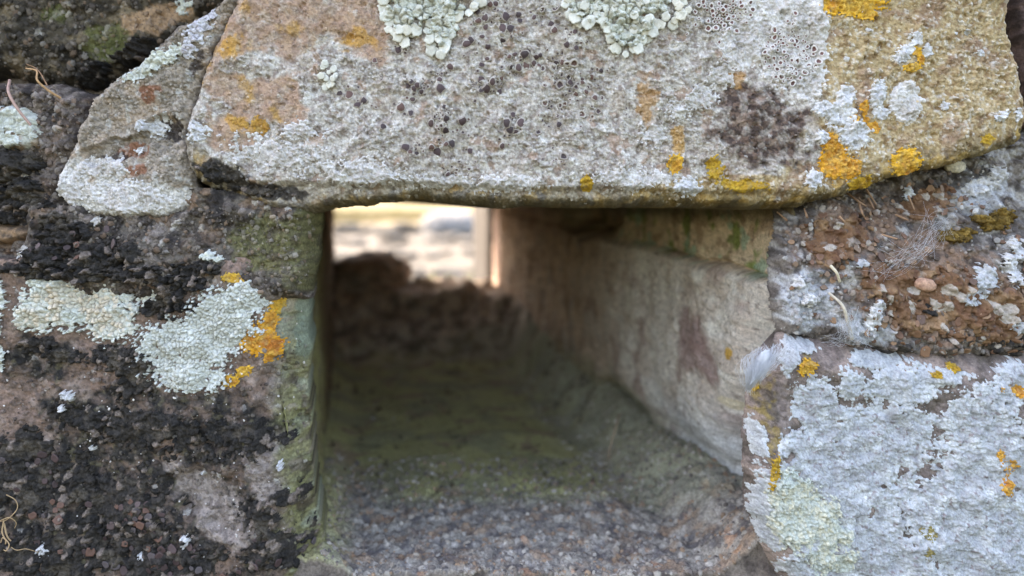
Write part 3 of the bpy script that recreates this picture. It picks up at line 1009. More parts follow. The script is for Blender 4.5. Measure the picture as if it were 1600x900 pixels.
def build_right():
    uu = np.concatenate([np.arange(1224, 800, -1.7), np.arange(800, 786, -0.9)])
    y = DIST * 700 / (uu - VPU) - DIST
    z = np.linspace(ZF - 0.012, ZT + 0.004, 330)
    Y, Z = np.meshgrid(y, z)
    h, below, stn = right_x(Y, Z)
    X = XR0 + TDX * Y - h
    A, B = Y / MM, (Z - ZF) / MM
    f1, f2, cid = wor(A, B, 8, 550)
    c = mix(flat(X.shape, lin(204, 195, 186)), lin(186, 172, 160), sst(-0.1, 0.3, fbm(A, B, 120, 4, 551)))
    c = mix(c, lin(212, 206, 196), sst(0.05, 0.3, fbm(A / 2.2, B, 40, 4, 552)) * 0.8)
    c = mix(c, lin(156, 134, 126), sst(0.1, 0.4, fbm(A, B, 90, 4, 553)) * 0.8)
    bl = sst(0.0, 0.4, blobs(A, B, [(330, 330, 120, 70, 30)], 554, 0.6, 60))
    c = mix(c, lin(140, 112, 108), bl * 0.8)
    low = sst(0.050, 0.026, Z - ZF + 0.006 * fbm(A, B, 80, 3, 555)) * sst(0.14, 0.08, Y)
    c = mix(c, lin(178, 182, 186), low * 0.8)
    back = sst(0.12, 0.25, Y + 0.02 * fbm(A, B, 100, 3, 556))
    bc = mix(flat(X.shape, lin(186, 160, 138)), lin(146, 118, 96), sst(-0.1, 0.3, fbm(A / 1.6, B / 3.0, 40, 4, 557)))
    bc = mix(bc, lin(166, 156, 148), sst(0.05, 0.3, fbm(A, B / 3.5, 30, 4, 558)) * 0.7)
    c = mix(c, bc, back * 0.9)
    up = 1 - stn
    uc = mix(flat(X.shape, lin(196, 176, 150)), lin(162, 138, 114), sst(0.0, 0.3, fbm(A, B, 50, 4, 559)))
    uc = mix(uc, lin(108, 122, 62), sst(0.12, 0.3, fbm(A, B, 70, 3, 560)) * 0.9)
    uc = mix(uc, lin(140, 164, 142), sst(0.2, 0.35, fbm(A, B, 60, 3, 561)) * 0.8)
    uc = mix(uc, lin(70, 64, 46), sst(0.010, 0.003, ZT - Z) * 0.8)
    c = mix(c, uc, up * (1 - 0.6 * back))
    c = mix(c, lin(110, 116, 84), 0.7 * sst(0.038, 0.018, Z - ZF + 0.008 * fbm(A, B, 60, 3, 562)) * sst(0.10, 0.17, Y))
    c = c * 1.15 * (0.9 + 0.2 * cid + 0.35 * fbm(A, B, 9, 3, 563))[..., None]
    c = mix(c, lin(112, 96, 86), sst(0.25, 0.4, fbm(A, B, 12, 3, 564)) * 0.6)
    c = mix(c, lin(206, 160, 70), sst(0.2, 0.4, blobs(A, B, [(195, 340, 16, 14)], 565, 0.5, 14)) * 0.9)
    c = mix(c, lin(222, 210, 186), sst(0.1, 0.25, blobs(A, B, [(225, 240, 26, 14, 10)], 566, 0.3, 20)))
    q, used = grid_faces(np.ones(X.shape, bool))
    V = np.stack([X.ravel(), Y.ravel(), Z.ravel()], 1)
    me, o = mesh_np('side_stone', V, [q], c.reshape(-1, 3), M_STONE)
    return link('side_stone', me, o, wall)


part(build_right(), 'smooth pale stone lining the right side of the hole')


def build_left():
    y = np.concatenate([np.linspace(0.006, 0.2, 112), np.linspace(0.204, 0.60, 110)])
    z = np.linspace(ZF - 0.012, ZT + 0.004, 260)
    Y, Z = np.meshgrid(y, z)
    A, B = Y / MM, (Z - ZF) / MM
    h = 0.003 * fbm(A, B, 260, 3, 570) + 0.002 * fbm(A, B, 70, 4, 571) + 0.0007 * fbm(A, B, 18, 3, 572) + 0.003 * sst(0.015, 0.0, Z - ZF) - 0.003 - 0.007 * sst(0.045, 0.006, Y)
    X = XL0 + TDX * Y + h
    c = mix(flat(X.shape, lin(156, 153, 106)), lin(124, 114, 84), sst(-0.1, 0.3, fbm(A, B, 70, 4, 573)))
    c = mix(c, lin(140, 128, 112), sst(0.08, 0.35, fbm(A, B, 50, 4, 574)) * 0.7)
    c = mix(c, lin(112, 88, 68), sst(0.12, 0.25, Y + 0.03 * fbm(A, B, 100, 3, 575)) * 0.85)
    q, used = grid_faces(np.ones(X.shape, bool))
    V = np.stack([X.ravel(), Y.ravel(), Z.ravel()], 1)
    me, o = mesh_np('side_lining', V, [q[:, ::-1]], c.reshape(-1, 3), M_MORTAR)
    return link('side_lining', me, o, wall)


part(build_left(), 'mossy green left side of the hole')

# stones at the far mouth
me = rock_mesh('end_stone', 84, lin(160, 143, 128), lin(112, 100, 90), 0.15, 5, M_STONE)
p = P3(580, 432, 0.53)
o = link('end_stone', me, p, wall)
o.scale = (0.038, 0.050, 0.023)
part(o, 'brown rounded stone lying in the far mouth of the hole')


def slab(x0, x1, y0, y1, z0, z1, seed, c0, c1, lab, shear=TDX * 1.0):
    """upright slab with worn arrises: a box grid, displaced"""
    import bmesh
    bm = bmesh.new()
    bmesh.ops.create_cube(bm, size=1.0)
    bmesh.ops.subdivide_edges(bm, edges=bm.edges[:], cuts=9, use_grid_fill=True)
    V = np.array([v.co[:] for v in bm.verts])
    F = [np.array([[v.index for v in f.verts] for f in bm.faces])]
    bm.free()
    q = np.abs(V) * 2
    rr = np.sqrt((q ** 6).sum(1)) ** (1 / 3)
    V = V * np.where(rr > 0, (q.max(1) / np.maximum(rr, 1e-6)), 1)[:, None]
    W = np.stack([(x0 + x1) / 2 + V[:, 0] * (x1 - x0), (y0 + y1) / 2 + V[:, 1] * (y1 - y0), (z0 + z1) / 2 + V[:, 2] * (z1 - z0)], 1)
    d = 0.0018 * fbm(W[:, 2] / MM + W[:, 1] / MM, W[:, 0] / MM * 2, 90, 3, seed)
    W[:, 0] += d + (W[:, 1] - y0) * shear
    c = mix(flat((len(W),), c0), c1, sst(-0.2, 0.3, fbm(W[:, 0] / MM, W[:, 2] / MM, 50, 3, seed + 1)))
    me, o = mesh_np('reveal_slab', W, F, c, M_STONE)
    return part(link('reveal_slab', me, o, wall), lab)


def bx(u, y):
    return float(P(u, 330, y)[0])


slab(bx(757, 0.60), bx(757, 0.60) + 0.02, 0.60, 0.95, -0.02, ZT + 0.12, 85, lin(84, 81, 79), lin(70, 67, 65), 'pinkish slab on edge at the far mouth, the farther of two', -0.0863)
slab(bx(783, 0.515), bx(783, 0.515) + 0.02, 0.515, 0.565, ZF + 0.0, ZT + 0.002, 86, lin(200, 176, 164), lin(176, 152, 140), 'pinkish slab on edge at the far mouth, the nearer of two')


# ------------------------------------------------------------------ core of the wall and the courses outside the picture
def core():
    y0, y1 = 0.046, 0.585
    xo, zb, zt = 0.80, -0.08, 0.98
    hx0, hx1, hz0, hz1 = XL0 - 0.012, XR0 + 0.020, ZF - 0.016, ZT + 0.006
    V = []
    for y in (y0, y1):
        V += [(-xo, y, zb), (xo, y, zb), (xo, y, zt), (-xo, y, zt)]
        V += [(hx0 + TDX * y, y, hz0), (hx1 + TDX * y, y, hz0), (hx1 + TDX * y, y, hz1), (hx0 + TDX * y, y, hz1)]
    F = []
    for k in range(4):
        j = (k + 1) % 4
        F.append((k, j, 4 + j, 4 + k))
        F.append((8 + j, 8 + k, 12 + k, 12 + j))
        F.append((k, 8 + k, 8 + j, j))
        F.append((4 + j, 12 + j, 12 + k, 4 + k))
    me, o = mesh_np('rubble_core', np.array(V), [np.array(F)], flat((16,), lin(120, 108, 98)), M_MORTAR, smooth=False, origin=np.zeros(3))
    return part(link('rubble_core', me, o, wall), 'mortared core of the wall')


core()


def course_mesh(seed):
    n, m = 34, 22
    a, b = np.meshgrid(np.linspace(-1, 1, n), np.linspace(-1, 1, m))
    w = 0.10
    e = np.minimum(1 - np.abs(a), (1 - np.abs(b)) * 0.6) + 0.05 * fbm(a, b, 0.5, 3, seed)
    t = np.clip(e / 0.16, 0, 1)
    y = 0.028 * (1 - np.sqrt(np.clip(1 - (1 - t) ** 2, 0, 1))) - 0.012 * fbm(a, b, 0.8, 4, seed + 1) - 0.004 * fbm(a, b, 0.2, 3, seed + 2)
    y[0, :] = y[-1, :] = 0.06
    y[:, 0] = y[:, -1] = 0.06
    V = np.stack([a.ravel() * w + 0.006 * fbm(b, a, 0.7, 2, seed + 3).ravel(), y.ravel(), b.ravel() * 0.06 + 0.005 * fbm(a, b, 0.7, 2, seed + 4).ravel()], 1)
    c = mix(flat(a.shape, lin(150, 130, 112)), lin(176, 170, 162), sst(0.0, 0.2, fbm(a, b, 0.5, 4, seed + 5)))
    c = mix(c, lin(78, 72, 68), sst(0.05, 0.3, fbm(a, b, 0.6, 4, seed + 6)) * 0.8)
    q, _ = grid_faces(np.ones(a.shape, bool))
    me, _ = mesh_np('stone', V, [q], c.reshape(-1, 3), M_STONE, origin=np.zeros(3))
    return me


cm = [course_mesh(700 + 13 * i) for i in range(5)]
rc_ = random.Random(3)
z = -0.03
while z < 0.95:
    hh = 0.10 + 0.03 * rc_.random()
    if z < 0.05 < z + hh:
        hh = 0.052 - z
    if 0.05 < z < 0.3:
        hh = 0.1245
    inside = 0.05 < z + hh / 2 < 0.300
    x = -0.78
    while x < 0.76:
        ww = 0.14 + 0.10 * rc_.random()
        if inside and x < 0.193 and x + ww > -0.198:
            if x < -0.21:
                ww = -0.198 - x
            else:
                x = 0.198
                continue
        if ww > 0.03:
            o = bpy.data.objects.new('stone', cm[rc_.randrange(5)])
            COL.objects.link(o)
            o.parent = wall
            o.location = (x + ww / 2, 0.0 + 0.006 * rc_.random(), z + hh / 2)
            o.scale = (ww / 0.205, 1, hh / 0.125)
        x += ww
    z += hh
# ------------------------------------------------------------------ lichens and mosses: each patch a thing of its own
ORANGE = [lin(204, 157, 66), lin(212, 172, 84), lin(196, 134, 58), lin(140, 92, 34), lin(228, 176, 62)]
DEEP = [lin(202, 142, 62), lin(210, 160, 76), lin(188, 116, 56), lin(132, 80, 34), lin(222, 160, 52)]
MUST = [lin(186, 148, 52), lin(170, 132, 50), lin(198, 162, 64), lin(110, 88, 46), lin(186, 150, 60)]
WHITE = [lin(206, 206, 208), lin(188, 188, 192), lin(218, 218, 220), lin(146, 142, 142), lin(212, 210, 208)]
CHALK = [lin(198, 194, 190), lin(182, 176, 172), lin(210, 207, 204), lin(134, 124, 120), lin(214, 210, 208)]
CREAM = [lin(206, 204, 192), lin(210, 197, 178), lin(200, 204, 196), lin(112, 106, 100), lin(212, 215, 208)]
BLUE = [lin(184, 187, 191), lin(164, 167, 172), lin(200, 203, 206), lin(128, 126, 130), lin(194, 197, 200)]


def mottle(seed, c1, sc=18, a=0.7):
    return lambda u, v, m, c: mix(mix(c, c1, sst(0.02, 0.3, fbm(u, v, sc, 4, seed)) * a), lin(116, 92, 90), sst(0.3, 0.4, fbm(u, v, 9, 3, seed + 1)) * 0.6)
GREENW = [lin(196, 200, 193), lin(184, 186, 174), lin(206, 208, 196), lin(130, 128, 120), lin(202, 206, 202)]
BLACK = [lin(62, 58, 55), lin(46, 44, 43), lin(84, 77, 69), lin(20, 20, 20), lin(118, 106, 98)]
RUST = [lin(124, 94, 72), lin(104, 76, 60), lin(142, 114, 88), lin(50, 38, 32), lin(168, 158, 148)]

# --- orange and yellow crusts on the lintel ---
crust('orange_lichen', LINTEL, [(1328, 2, 56, 30, 4), (1352, 22, 20, 14)], 'areole', ORANGE, 1001, 1.3, 0.0010, 0.3, 20, 8, 0.3, label='broad orange lichen patch at the top edge of the lintel')
crust('orange_lichen', LINTEL, [(1428, 80, 12, 9, 20), (1436, 94, 8, 10), (1422, 107, 18, 8, -8)], 'areole', ORANGE, 1002, 1.2, 0.0008, 0.35, 12, 7, 0.3, label='small hook-shaped orange lichen around a white spot on the lintel')
crust('orange_lichen', LINTEL, [(1300, 250, 26, 36, 10), (1320, 262, 26, 22), (1295, 225, 14, 18)], 'areole', DEEP, 1003, 1.2, 0.0010, 0.35, 18, 8, 0.3, label='deep orange lichen below the white blotches near the lintel edge')
crust('orange_lichen', LINTEL, [(1412, 256, 26, 27)], 'areole', ORANGE, 1004, 1.2, 0.0010, 0.15, 16, 8, 0.3, label='round golden lichen rosette near the lower edge of the lintel',
      extra=lambda u, v, m, c: mix(c, lin(178, 124, 62), sst(0.6, 0.95, m) * 0.8))
crust('orange_lichen', LINTEL, [(1056, 256, 15, 18, 20)], 'areole', ORANGE, 1005, 1.2, 0.0008, 0.3, 12, 7, 0.3, label='small yellow lichen cushion right of centre low on the lintel')
crust('orange_lichen', LINTEL, [(1346, 170, 9, 14), (1330, 186, 9, 7), (1362, 200, 13, 9, 30), (1350, 188, 8, 6)], 'areole', DEEP, 1006, 1.2, 0.0008, 0.35, 10, 7, 0.3, label='thin orange streak squeezed between two white lichens on the lintel')
crust('yellow_lichen', LINTEL, [(1345, 287, 26, 15, -10)], 'areole', MUST, 1007, 1.2, 0.0008, 0.35, 14, 7, 0.3, label='mustard yellow lichen on the rounded lower arris, below the orange ones')
crust('yellow_lichen', LINTEL, [(918, 286, 12, 16)], 'areole', MUST, 1008, 1.2, 0.0007, 0.35, 12, 7, 0.3, label='lone mustard lichen spot low on the middle of the lintel')
crust('yellow_lichen', LINTEL, [(1160, 288, 44, 14, 8), (1118, 262, 16, 22)], 'areole', MUST, 1009, 1.2, 0.0006, 0.6, 16, 7, 0.4, holes=0.5, label='ragged mustard film under the dark brown patch of the lintel')
crust('yellow_lichen', LINTEL, [(1540, 218, 12, 10)], 'areole', MUST, 1010, 1.2, 0.0006, 0.35, 12, 7, 0.3, label='faint yellow spot near the far end of the lintel')
crust('yellow_lichen', LINTEL, [(405, 196, 18, 14, 40), (372, 190, 18, 8, 20)], 'areole', [lin(176, 132, 62), lin(164, 122, 64), lin(186, 146, 80), lin(120, 90, 60)], 1011, 1.2, 0.0005, 0.5, 14, 7, 0.3, label='ochre smear near the pointed end of the lintel')

# --- white and grey crusts on the lintel ---
WH_BIG = [(1240, 60, 62, 90, 10), (1190, 30, 60, 44), (1262, 120, 36, 44, 20), (1160, 70, 40, 46)]
crust('white_lichen', LINTEL, WH_BIG, 'powder', CHALK, 1020, 1.3, 0.0008, 0.3, 36, 8, 0.12, label='large chalky white crust with a cluster of purple-brown cups on the lintel')
crust('white_lichen', LINTEL, [(1414, 160, 29, 38, 8)], 'powder', CHALK, 1021, 1.2, 0.0009, 0.12, 18, 7, 0.1, label='round white disc of lichen alone on the ochre part of the lintel')
crust('white_lichen', LINTEL, [(1318, 152, 18, 22, 30), (1310, 180, 26, 26), (1332, 212, 30, 26), (1284, 170, 20, 16), (1280, 215, 14, 13)], 'powder', WHITE, 1022, 1.2, 0.0011, 0.35, 14, 7, 0.3, label='branching bright white lichen above the deep orange patch')
crust('white_lichen', LINTEL, [(1368, 148, 16, 28, 8), (1372, 178, 16, 14)], 'powder', WHITE, 1023, 1.2, 0.0010, 0.3, 14, 7, 0.25, label='upright white lichen between the branching one and the white disc')
crust('white_lichen', LINTEL, [(1268, 280, 17, 18, 20)], 'powder', WHITE, 1024, 1.2, 0.0010, 0.3, 12, 7, 0.3, label='small white lichen left of the deep orange one near the arris')
crust('white_lichen', LINTEL, [(1076, 291, 26, 18)], 'powder', WHITE, 1025, 1.2, 0.0013, 0.25, 14, 8, 0.35, label='white scalloped rosette at the lower arris of the lintel')
crust('white_lichen', LINTEL, [(1410, 84, 24, 12, -40), (1428, 62, 12, 14), (1446, 80, 10, 14), (1398, 94, 12, 6)], 'powder', WHITE, 1026, 1.2, 0.0008, 0.5, 10, 6, 0.4, label='broken white flecks around the hook-shaped orange lichen')
crust('white_lichen', LINTEL, [(1560, 182, 16, 9, -20), (1590, 180, 8, 12)], 'powder', WHITE, 1027, 1.2, 0.0006, 0.6, 10, 6, 0.4, label='scattered white flecks at the far end of the lintel')
crust('white_lichen', LINTEL, [(1474, 166, 8, 9)], 'powder', WHITE, 1028, 1.2, 0.0007, 0.4, 9, 6, 0.3, label='tiny white fleck right of the white disc')
crust('white_lichen', LINTEL, [(1355, 48, 7, 5), (1322, 92, 5, 5)], 'powder', WHITE, 1029, 1.2, 0.0006, 0.5, 8, 5, 0.3, label='two tiny white flecks under the broad orange patch')
crust('white_lichen', LINTEL, [(1512, 50, 6, 6), (1492, 52, 5, 4), (1533, 82, 10, 8)], 'powder', WHITE, 1030, 1.2, 0.0006, 0.5, 8, 5, 0.3, label='three small white flecks high on the ochre end of the lintel')
crust('white_lichen', LINTEL, [(1060, 175, 22, 18), (1100, 150, 40, 22, -30), (1130, 120, 26, 26), (1020, 210, 26, 20)], 'powder', CHALK, 1031, 1.3, 0.0008, 0.7, 16, 6, 0.45, holes=0.5, label='patchy greyish white crumbs left of the dark brown patch')
crust('white_lichen', LINTEL, [(430, 240, 90, 30, 10), (560, 270, 90, 26), (470, 205, 40, 20)], 'powder', CHALK, 1032, 1.3, 0.0007, 0.8, 24, 6, 0.4, holes=0.6, label='broken whitish crust along the left end of the lintel')
crust('white_lichen', LINTEL, [(690, 285, 60, 14), (790, 290, 70, 16), (990, 280, 60, 20)], 'powder', CHALK, 1033, 1.3, 0.0006, 0.8, 24, 6, 0.4, holes=0.7, label='pale crumbly crust along the middle of the lower arris')
crust('white_lichen', LINTEL, [(308, 208, 22, 14, -20), (300, 195, 12, 10)], 'powder', WHITE, 1034, 1.2, 0.0010, 0.5, 10, 8, 0.5, label='white lobed lichen at the pointed end of the lintel')

# --- wedge, left stones ---
crust('grey_lichen', WEDGE, [(235, 100, 44, 16, -32), (215, 118, 30, 12, -10), (270, 85, 26, 12, -40)], 'areole', GREENW, 1040, 1.3, 0.0012, 0.5, 14, 9, 0.45, label='pale greenish lichen along the upper edge of the wedge stone')
crust('grey_lichen', WEDGE, [(312, 50, 20, 32, 30), (298, 78, 14, 16), (330, 22, 12, 14)], 'areole', [lin(196, 194, 200), lin(176, 172, 180), lin(206, 206, 212), lin(96, 86, 88), lin(204, 204, 208)], 1041, 1.3, 0.0014, 0.5, 12, 9, 0.5, holes=0.3, label='lilac-white crinkled lichen at the peak of the wedge stone')
crust('grey_lichen', WEDGE, [(240, 198, 24, 16, -20), (222, 196, 10, 12), (214, 234, 8, 7), (252, 184, 10, 12)], 'areole', WHITE, 1042, 1.2, 0.0012, 0.5, 10, 8, 0.5, holes=0.2, label='white lobed lichen beside a dark hollow in the wedge stone')
crust('white_lichen', WEDGE, [(200, 306, 90, 26, 6), (110, 290, 26, 34), (160, 262, 50, 20)], 'powder', CHALK, 1043, 1.3, 0.0008, 0.6, 24, 7, 0.3, holes=0.4, label='whitish crust over the foot of the wedge stone')
crust('grey_lichen', SMALLST, [(20, 186, 46, 26), (50, 196, 22, 24), (10, 220, 40, 14)], 'areole', GREENW, 1044, 1.4, 0.0012, 0.5, 18, 9, 0.35, holes=0.3, label='pale mint lichen on the small stone at the left edge')
crust('white_lichen', DARKST, [(283, 12, 12, 18), (296, 6, 12, 8)], 'powder', GREENW, 1045, 1.4, 0.0012, 0.5, 12, 8, 0.4, label='pale lichen fleck on the dark stone above the wedge')

# --- black moss ---
def moss(S, bl, seed, label, thick=0.0032, **k):
    kw = dict(step=1.5, thick=thick, namp=0.75, nsc=26, cell=10, scallop=0.35, cat='moss', label=label)
    kw.update(k)
    return crust('black_moss', S, bl, 'crumb', BLACK, seed, **kw)


moss(DARKST, [(230, 78, 34, 18, -30), (205, 92, 24, 12, -20)], 1050, 'black moss cushion in the cleft above the wedge stone', 0.006)
moss(DARKST, [(150, 122, 34, 20, -30), (118, 138, 20, 10)], 1051, 'black moss strip in the shadow along the shoulder of the wedge stone', 0.005)
moss(JL2, [(22, 255, 40, 24), (8, 272, 30, 20), (50, 262, 24, 12)], 1052, 'black moss under the small mint-spotted stone', 0.004)
moss(JL2, [(30, 310, 50, 26), (62, 332, 36, 18), (10, 340, 26, 14), (50, 292, 20, 14)], 1053, 'black moss heap left of the foot of the wedge stone', 0.004)
moss(JL, [(110, 372, 44, 34), (160, 398, 50, 26), (80, 400, 40, 18), (90, 350, 26, 20)], 1054, 'black moss heap beneath the foot of the wedge stone', 0.004)
moss(JL, [(215, 395, 24, 20), (180, 415, 40, 16), (320, 420, 40, 14)], 1055, 'thin black moss along the joint above the cream lichen', 0.003)
moss(JAMB, [(270, 455, 40, 40, 10), (290, 430, 40, 22), (250, 480, 24, 20)], 1056, 'black moss tuft between the two cream lichen sheets', 0.004)
moss(JAMB, [(60, 540, 30, 16), (90, 556, 60, 12, 6), (180, 550, 40, 14)], 1057, 'black moss fringe under the left cream lichen sheet', 0.0022)
moss(JAMB, [(210, 590, 34, 40, 30), (180, 560, 40, 24)], 1058, 'black moss wedge under the gap of the cream sheets', 0.0025)
moss(JAMB, [(240, 670, 140, 40, 8), (370, 680, 80, 30, 10), (120, 650, 50, 24)], 1059, 'dark moss band across the middle of the jamb stone', 0.0022, holes=0.55, step=1.7)
moss(JAMB, [(70, 760, 110, 60), (190, 790, 90, 60), (40, 700, 50, 30)], 1060, 'dark moss field with brown scales at the lower left', 0.0022, holes=0.5, step=1.7)
moss(JAMB, [(90, 870, 130, 44), (260, 880, 110, 44), (210, 840, 80, 30)], 1061, 'dark moss mat along the bottom of the jamb stone', 0.0025, holes=0.45, step=1.7)
moss(JAMB, [(400, 800, 40, 26, 10), (430, 860, 60, 40), (450, 780, 26, 20)], 1062, 'dark moss patch at the lower corner of the jamb beside the hole', 0.0022, holes=0.5, step=1.7)
moss(SHELF, [(1390, 540, 22, 14), (1360, 545, 14, 8)], 1063, 'small black moss tuft in the joint over the blue-white stone', 0.003)
moss(SHELF, [(1440, 475, 26, 14, 20), (1545, 540, 30, 18), (1580, 528, 20, 14)], 1064, 'black crumbs among the rusty scales at the right', 0.0022)
moss(LINTEL, [(335, 270, 34, 16, 20), (400, 298, 50, 9, 6)], 1065, 'black crust in the chipped lower corner of the lintel', 0.0015)

# --- cream, white and orange on the jamb ---
crust('cream_lichen', JAMB, [(130, 476, 92, 46, 4), (172, 500, 46, 40), (60, 492, 34, 30), (90, 455, 60, 24), (230, 460, 22, 22, 30)], 'areole', CREAM, 1070, 1.1, 0.0018, 0.4, 20, 7.5, 0.35, holes=0.25, label='left of two cream lichen sheets on the jamb stone, cracked and lobed')
crust('cream_lichen', JAMB, [(290, 545, 84, 56, -6), (345, 505, 74, 58, -30), (305, 590, 66, 24), (252, 534, 32, 26), (385, 468, 44, 34)], 'areole', [lin(198, 200, 193), lin(186, 187, 179), lin(205, 208, 202), lin(112, 110, 104), lin(207, 210, 206)], 1071, 1.1, 0.0017, 0.35, 20, 6.5, 0.3, holes=0.2, label='right of two pale lichen sheets on the jamb, bordered by orange')
crust('cream_lichen', JAMB, [(4, 462, 18, 30), (-6, 510, 16, 30), (2, 555, 10, 30)], 'areole', GREENW, 1072, 1.3, 0.0014, 0.4, 16, 9, 0.4, label='sliver of pale lichen cut by the left edge on the jamb stone')
crust('orange_lichen', JAMB, [(372, 434, 24, 9, 6), (410, 440, 20, 9, 20), (430, 470, 12, 24)], 'areole', [lin(196, 150, 56), lin(206, 162, 70), lin(188, 138, 52), lin(130, 100, 50), lin(206, 168, 76)], 1073, 1.2, 0.0009, 0.35, 14, 7, 0.3, label='thin yellow arc along the top of the right pale lichen sheet')
crust('orange_lichen', JAMB, [(405, 528, 32, 30, -20), (424, 500, 12, 20), (425, 545, 16, 26, 20)], 'areole', DEEP, 1074, 1.2, 0.0011, 0.4, 16, 8, 0.35, label='bright orange lichen on the edge of the jamb by the hole')
crust('orange_lichen', JAMB, [(362, 594, 18, 12, -20), (385, 578, 16, 10, -20)], 'areole', ORANGE, 1075, 1.2, 0.0010, 0.4, 12, 7, 0.3, label='small orange lichen at the lower tip of the right pale sheet')
for k, (bl, lab) in enumerate([
        ([(107, 618, 13, 9, 10)], 'small white lichen crumb below the left cream sheet, the upper of two'),
        ([(96, 638, 8, 8)], 'small white lichen crumb below the left cream sheet, the lower of two'),
        ([(292, 842, 9, 13, 20)], 'white pebble-like lichen crumb on the dark moss at the bottom'),
        ([(74, 858, 14, 14)], 'white fluffy crumb beside the curled rootlet'),
        ([(223, 868, 9, 6, 10)], 'white crumb on the bottom moss mat, left of the pebble-like one'),
        ([(142, 702, 7, 5, -20)], 'tiny white fleck at the middle of the jamb stone'),
        ([(316, 742, 6, 5)], 'tiny white fleck under the dark moss band'),
        ([(437, 728, 6, 9)], 'tiny white fleck on the jamb near the hole')]):
    crust('white_lichen', JAMB, bl, 'powder', WHITE, 1080 + k, 1.1, 0.0028, 0.3, 8, 6, 0.3, label=lab)
crust('grey_lichen', JL, [(335, 398, 12, 9), (350, 402, 9, 7)], 'powder', GREENW, 1090, 1.2, 0.002, 0.4, 8, 7, 0.3, label='two pale green dots of lichen in the joint under the lintel')
crust('white_lichen', JL, [(70, 412, 22, 12), (50, 398, 16, 12)], 'powder', CHALK, 1091, 1.3, 0.002, 0.6, 10, 8, 0.4, label='pale crumbs in the joint at the left, over the cream sheet')
crust('white_lichen', JL, [(152, 345, 9, 10)], 'powder', CHALK, 1092, 1.3, 0.002, 0.5, 8, 7, 0.4, label='whitish crumb at the foot of the wedge stone')

# --- blue-white sheets on the lower right block ---
crust('blue_white_lichen', BLOCK, [(1310, 740, 120, 120, 20), (1280, 640, 46, 60, -20), (1390, 690, 90, 70), (1350, 880, 150, 110), (1250, 780, 50, 90)], 'powder', BLUE, 1100, 1.5, 0.0012, 0.4, 40, 5, 0.1, holes=0.4, extra=mottle(1901, lin(148, 148, 152)), label='large blue-white lichen sheet covering the lower right block')
crust('blue_white_lichen', BLOCK, [(1550, 720, 90, 110), (1520, 640, 60, 40, -30), (1480, 800, 80, 80), (1560, 870, 140, 110), (1590, 600, 50, 40)], 'powder', BLUE, 1101, 1.5, 0.0013, 0.4, 40, 5, 0.1, holes=0.4, extra=mottle(1903, lin(152, 152, 156)), label='blue-white lichen sheet at the right edge of the picture')
crust('blue_white_lichen', BLOCK, [(1187, 690, 14, 34), (1190, 790, 18, 50), (1205, 840, 20, 30, -30)], 'powder', BLUE, 1102, 1.4, 0.0010, 0.5, 18, 7, 0.25, label='narrow blue-white lichen down the arris of the lower right block')
crust('blue_white_lichen', BLOCK, [(1240, 560, 16, 34, 20), (1262, 545, 28, 12)], 'powder', BLUE, 1103, 1.4, 0.0010, 0.4, 16, 7, 0.25, label='blue-white lichen at the upper corner of the block beside the white tuft')
crust('blue_white_lichen', BLOCK, [(1400, 600, 56, 34, -20), (1440, 605, 50, 30, -30), (1380, 566, 60, 16), (1480, 590, 46, 16, -10), (1330, 600, 30, 30)], 'powder', BLUE, 1104, 1.4, 0.0010, 0.5, 22, 7, 0.25, label='ragged blue-white lichen along the top of the lower right block')
crust('greenish_lichen', BLOCK, [(1255, 805, 56, 92, -28), (1300, 860, 50, 50)], 'powder', [lin(198, 203, 194), lin(202, 199, 180), lin(190, 197, 190), lin(150, 152, 146)], 1105, 1.4, 0.0024, 0.4, 30, 5.5, 0.15, label='pale green-white crust low on the block beside the hole')
for k, (bl, pal, lab) in enumerate([
        ([(1262, 574, 17, 15, -20)], ORANGE, 'yellow-orange lichen at the upper corner of the lower right block'),
        ([(1570, 725, 16, 14), (1566, 755, 12, 18), (1556, 708, 8, 10)], DEEP, 'orange branching lichen on the blue-white sheet at the right'),
        ([(1584, 610, 26, 10, 6)], DEEP, 'flat orange lichen at the right edge high on the block'),
        ([(1494, 576, 14, 8)], MUST, 'small mustard lichen on the top edge of the block'),
        ([(1462, 585, 11, 6)], MUST, 'fainter mustard spot beside the one on the top edge of the block'),
        ([(1206, 735, 9, 30, 6)], MUST, 'mustard streak on the arris of the block'),
        ([(1188, 608, 7, 13, 10)], MUST, 'mustard streak under the white tuft'),
        ([(1448, 830, 14, 12, 20), (1446, 862, 8, 14)], [lin(136, 128, 84), lin(120, 112, 80), lin(150, 138, 92), lin(90, 84, 66)], 'olive spot low on the block between the blue-white sheets')]):
    crust('orange_lichen' if pal is not MUST else 'yellow_lichen', BLOCK, bl, 'areole', pal, 1110 + k, 1.3, 0.0024, 0.4, 14, 7, 0.3, label=lab)

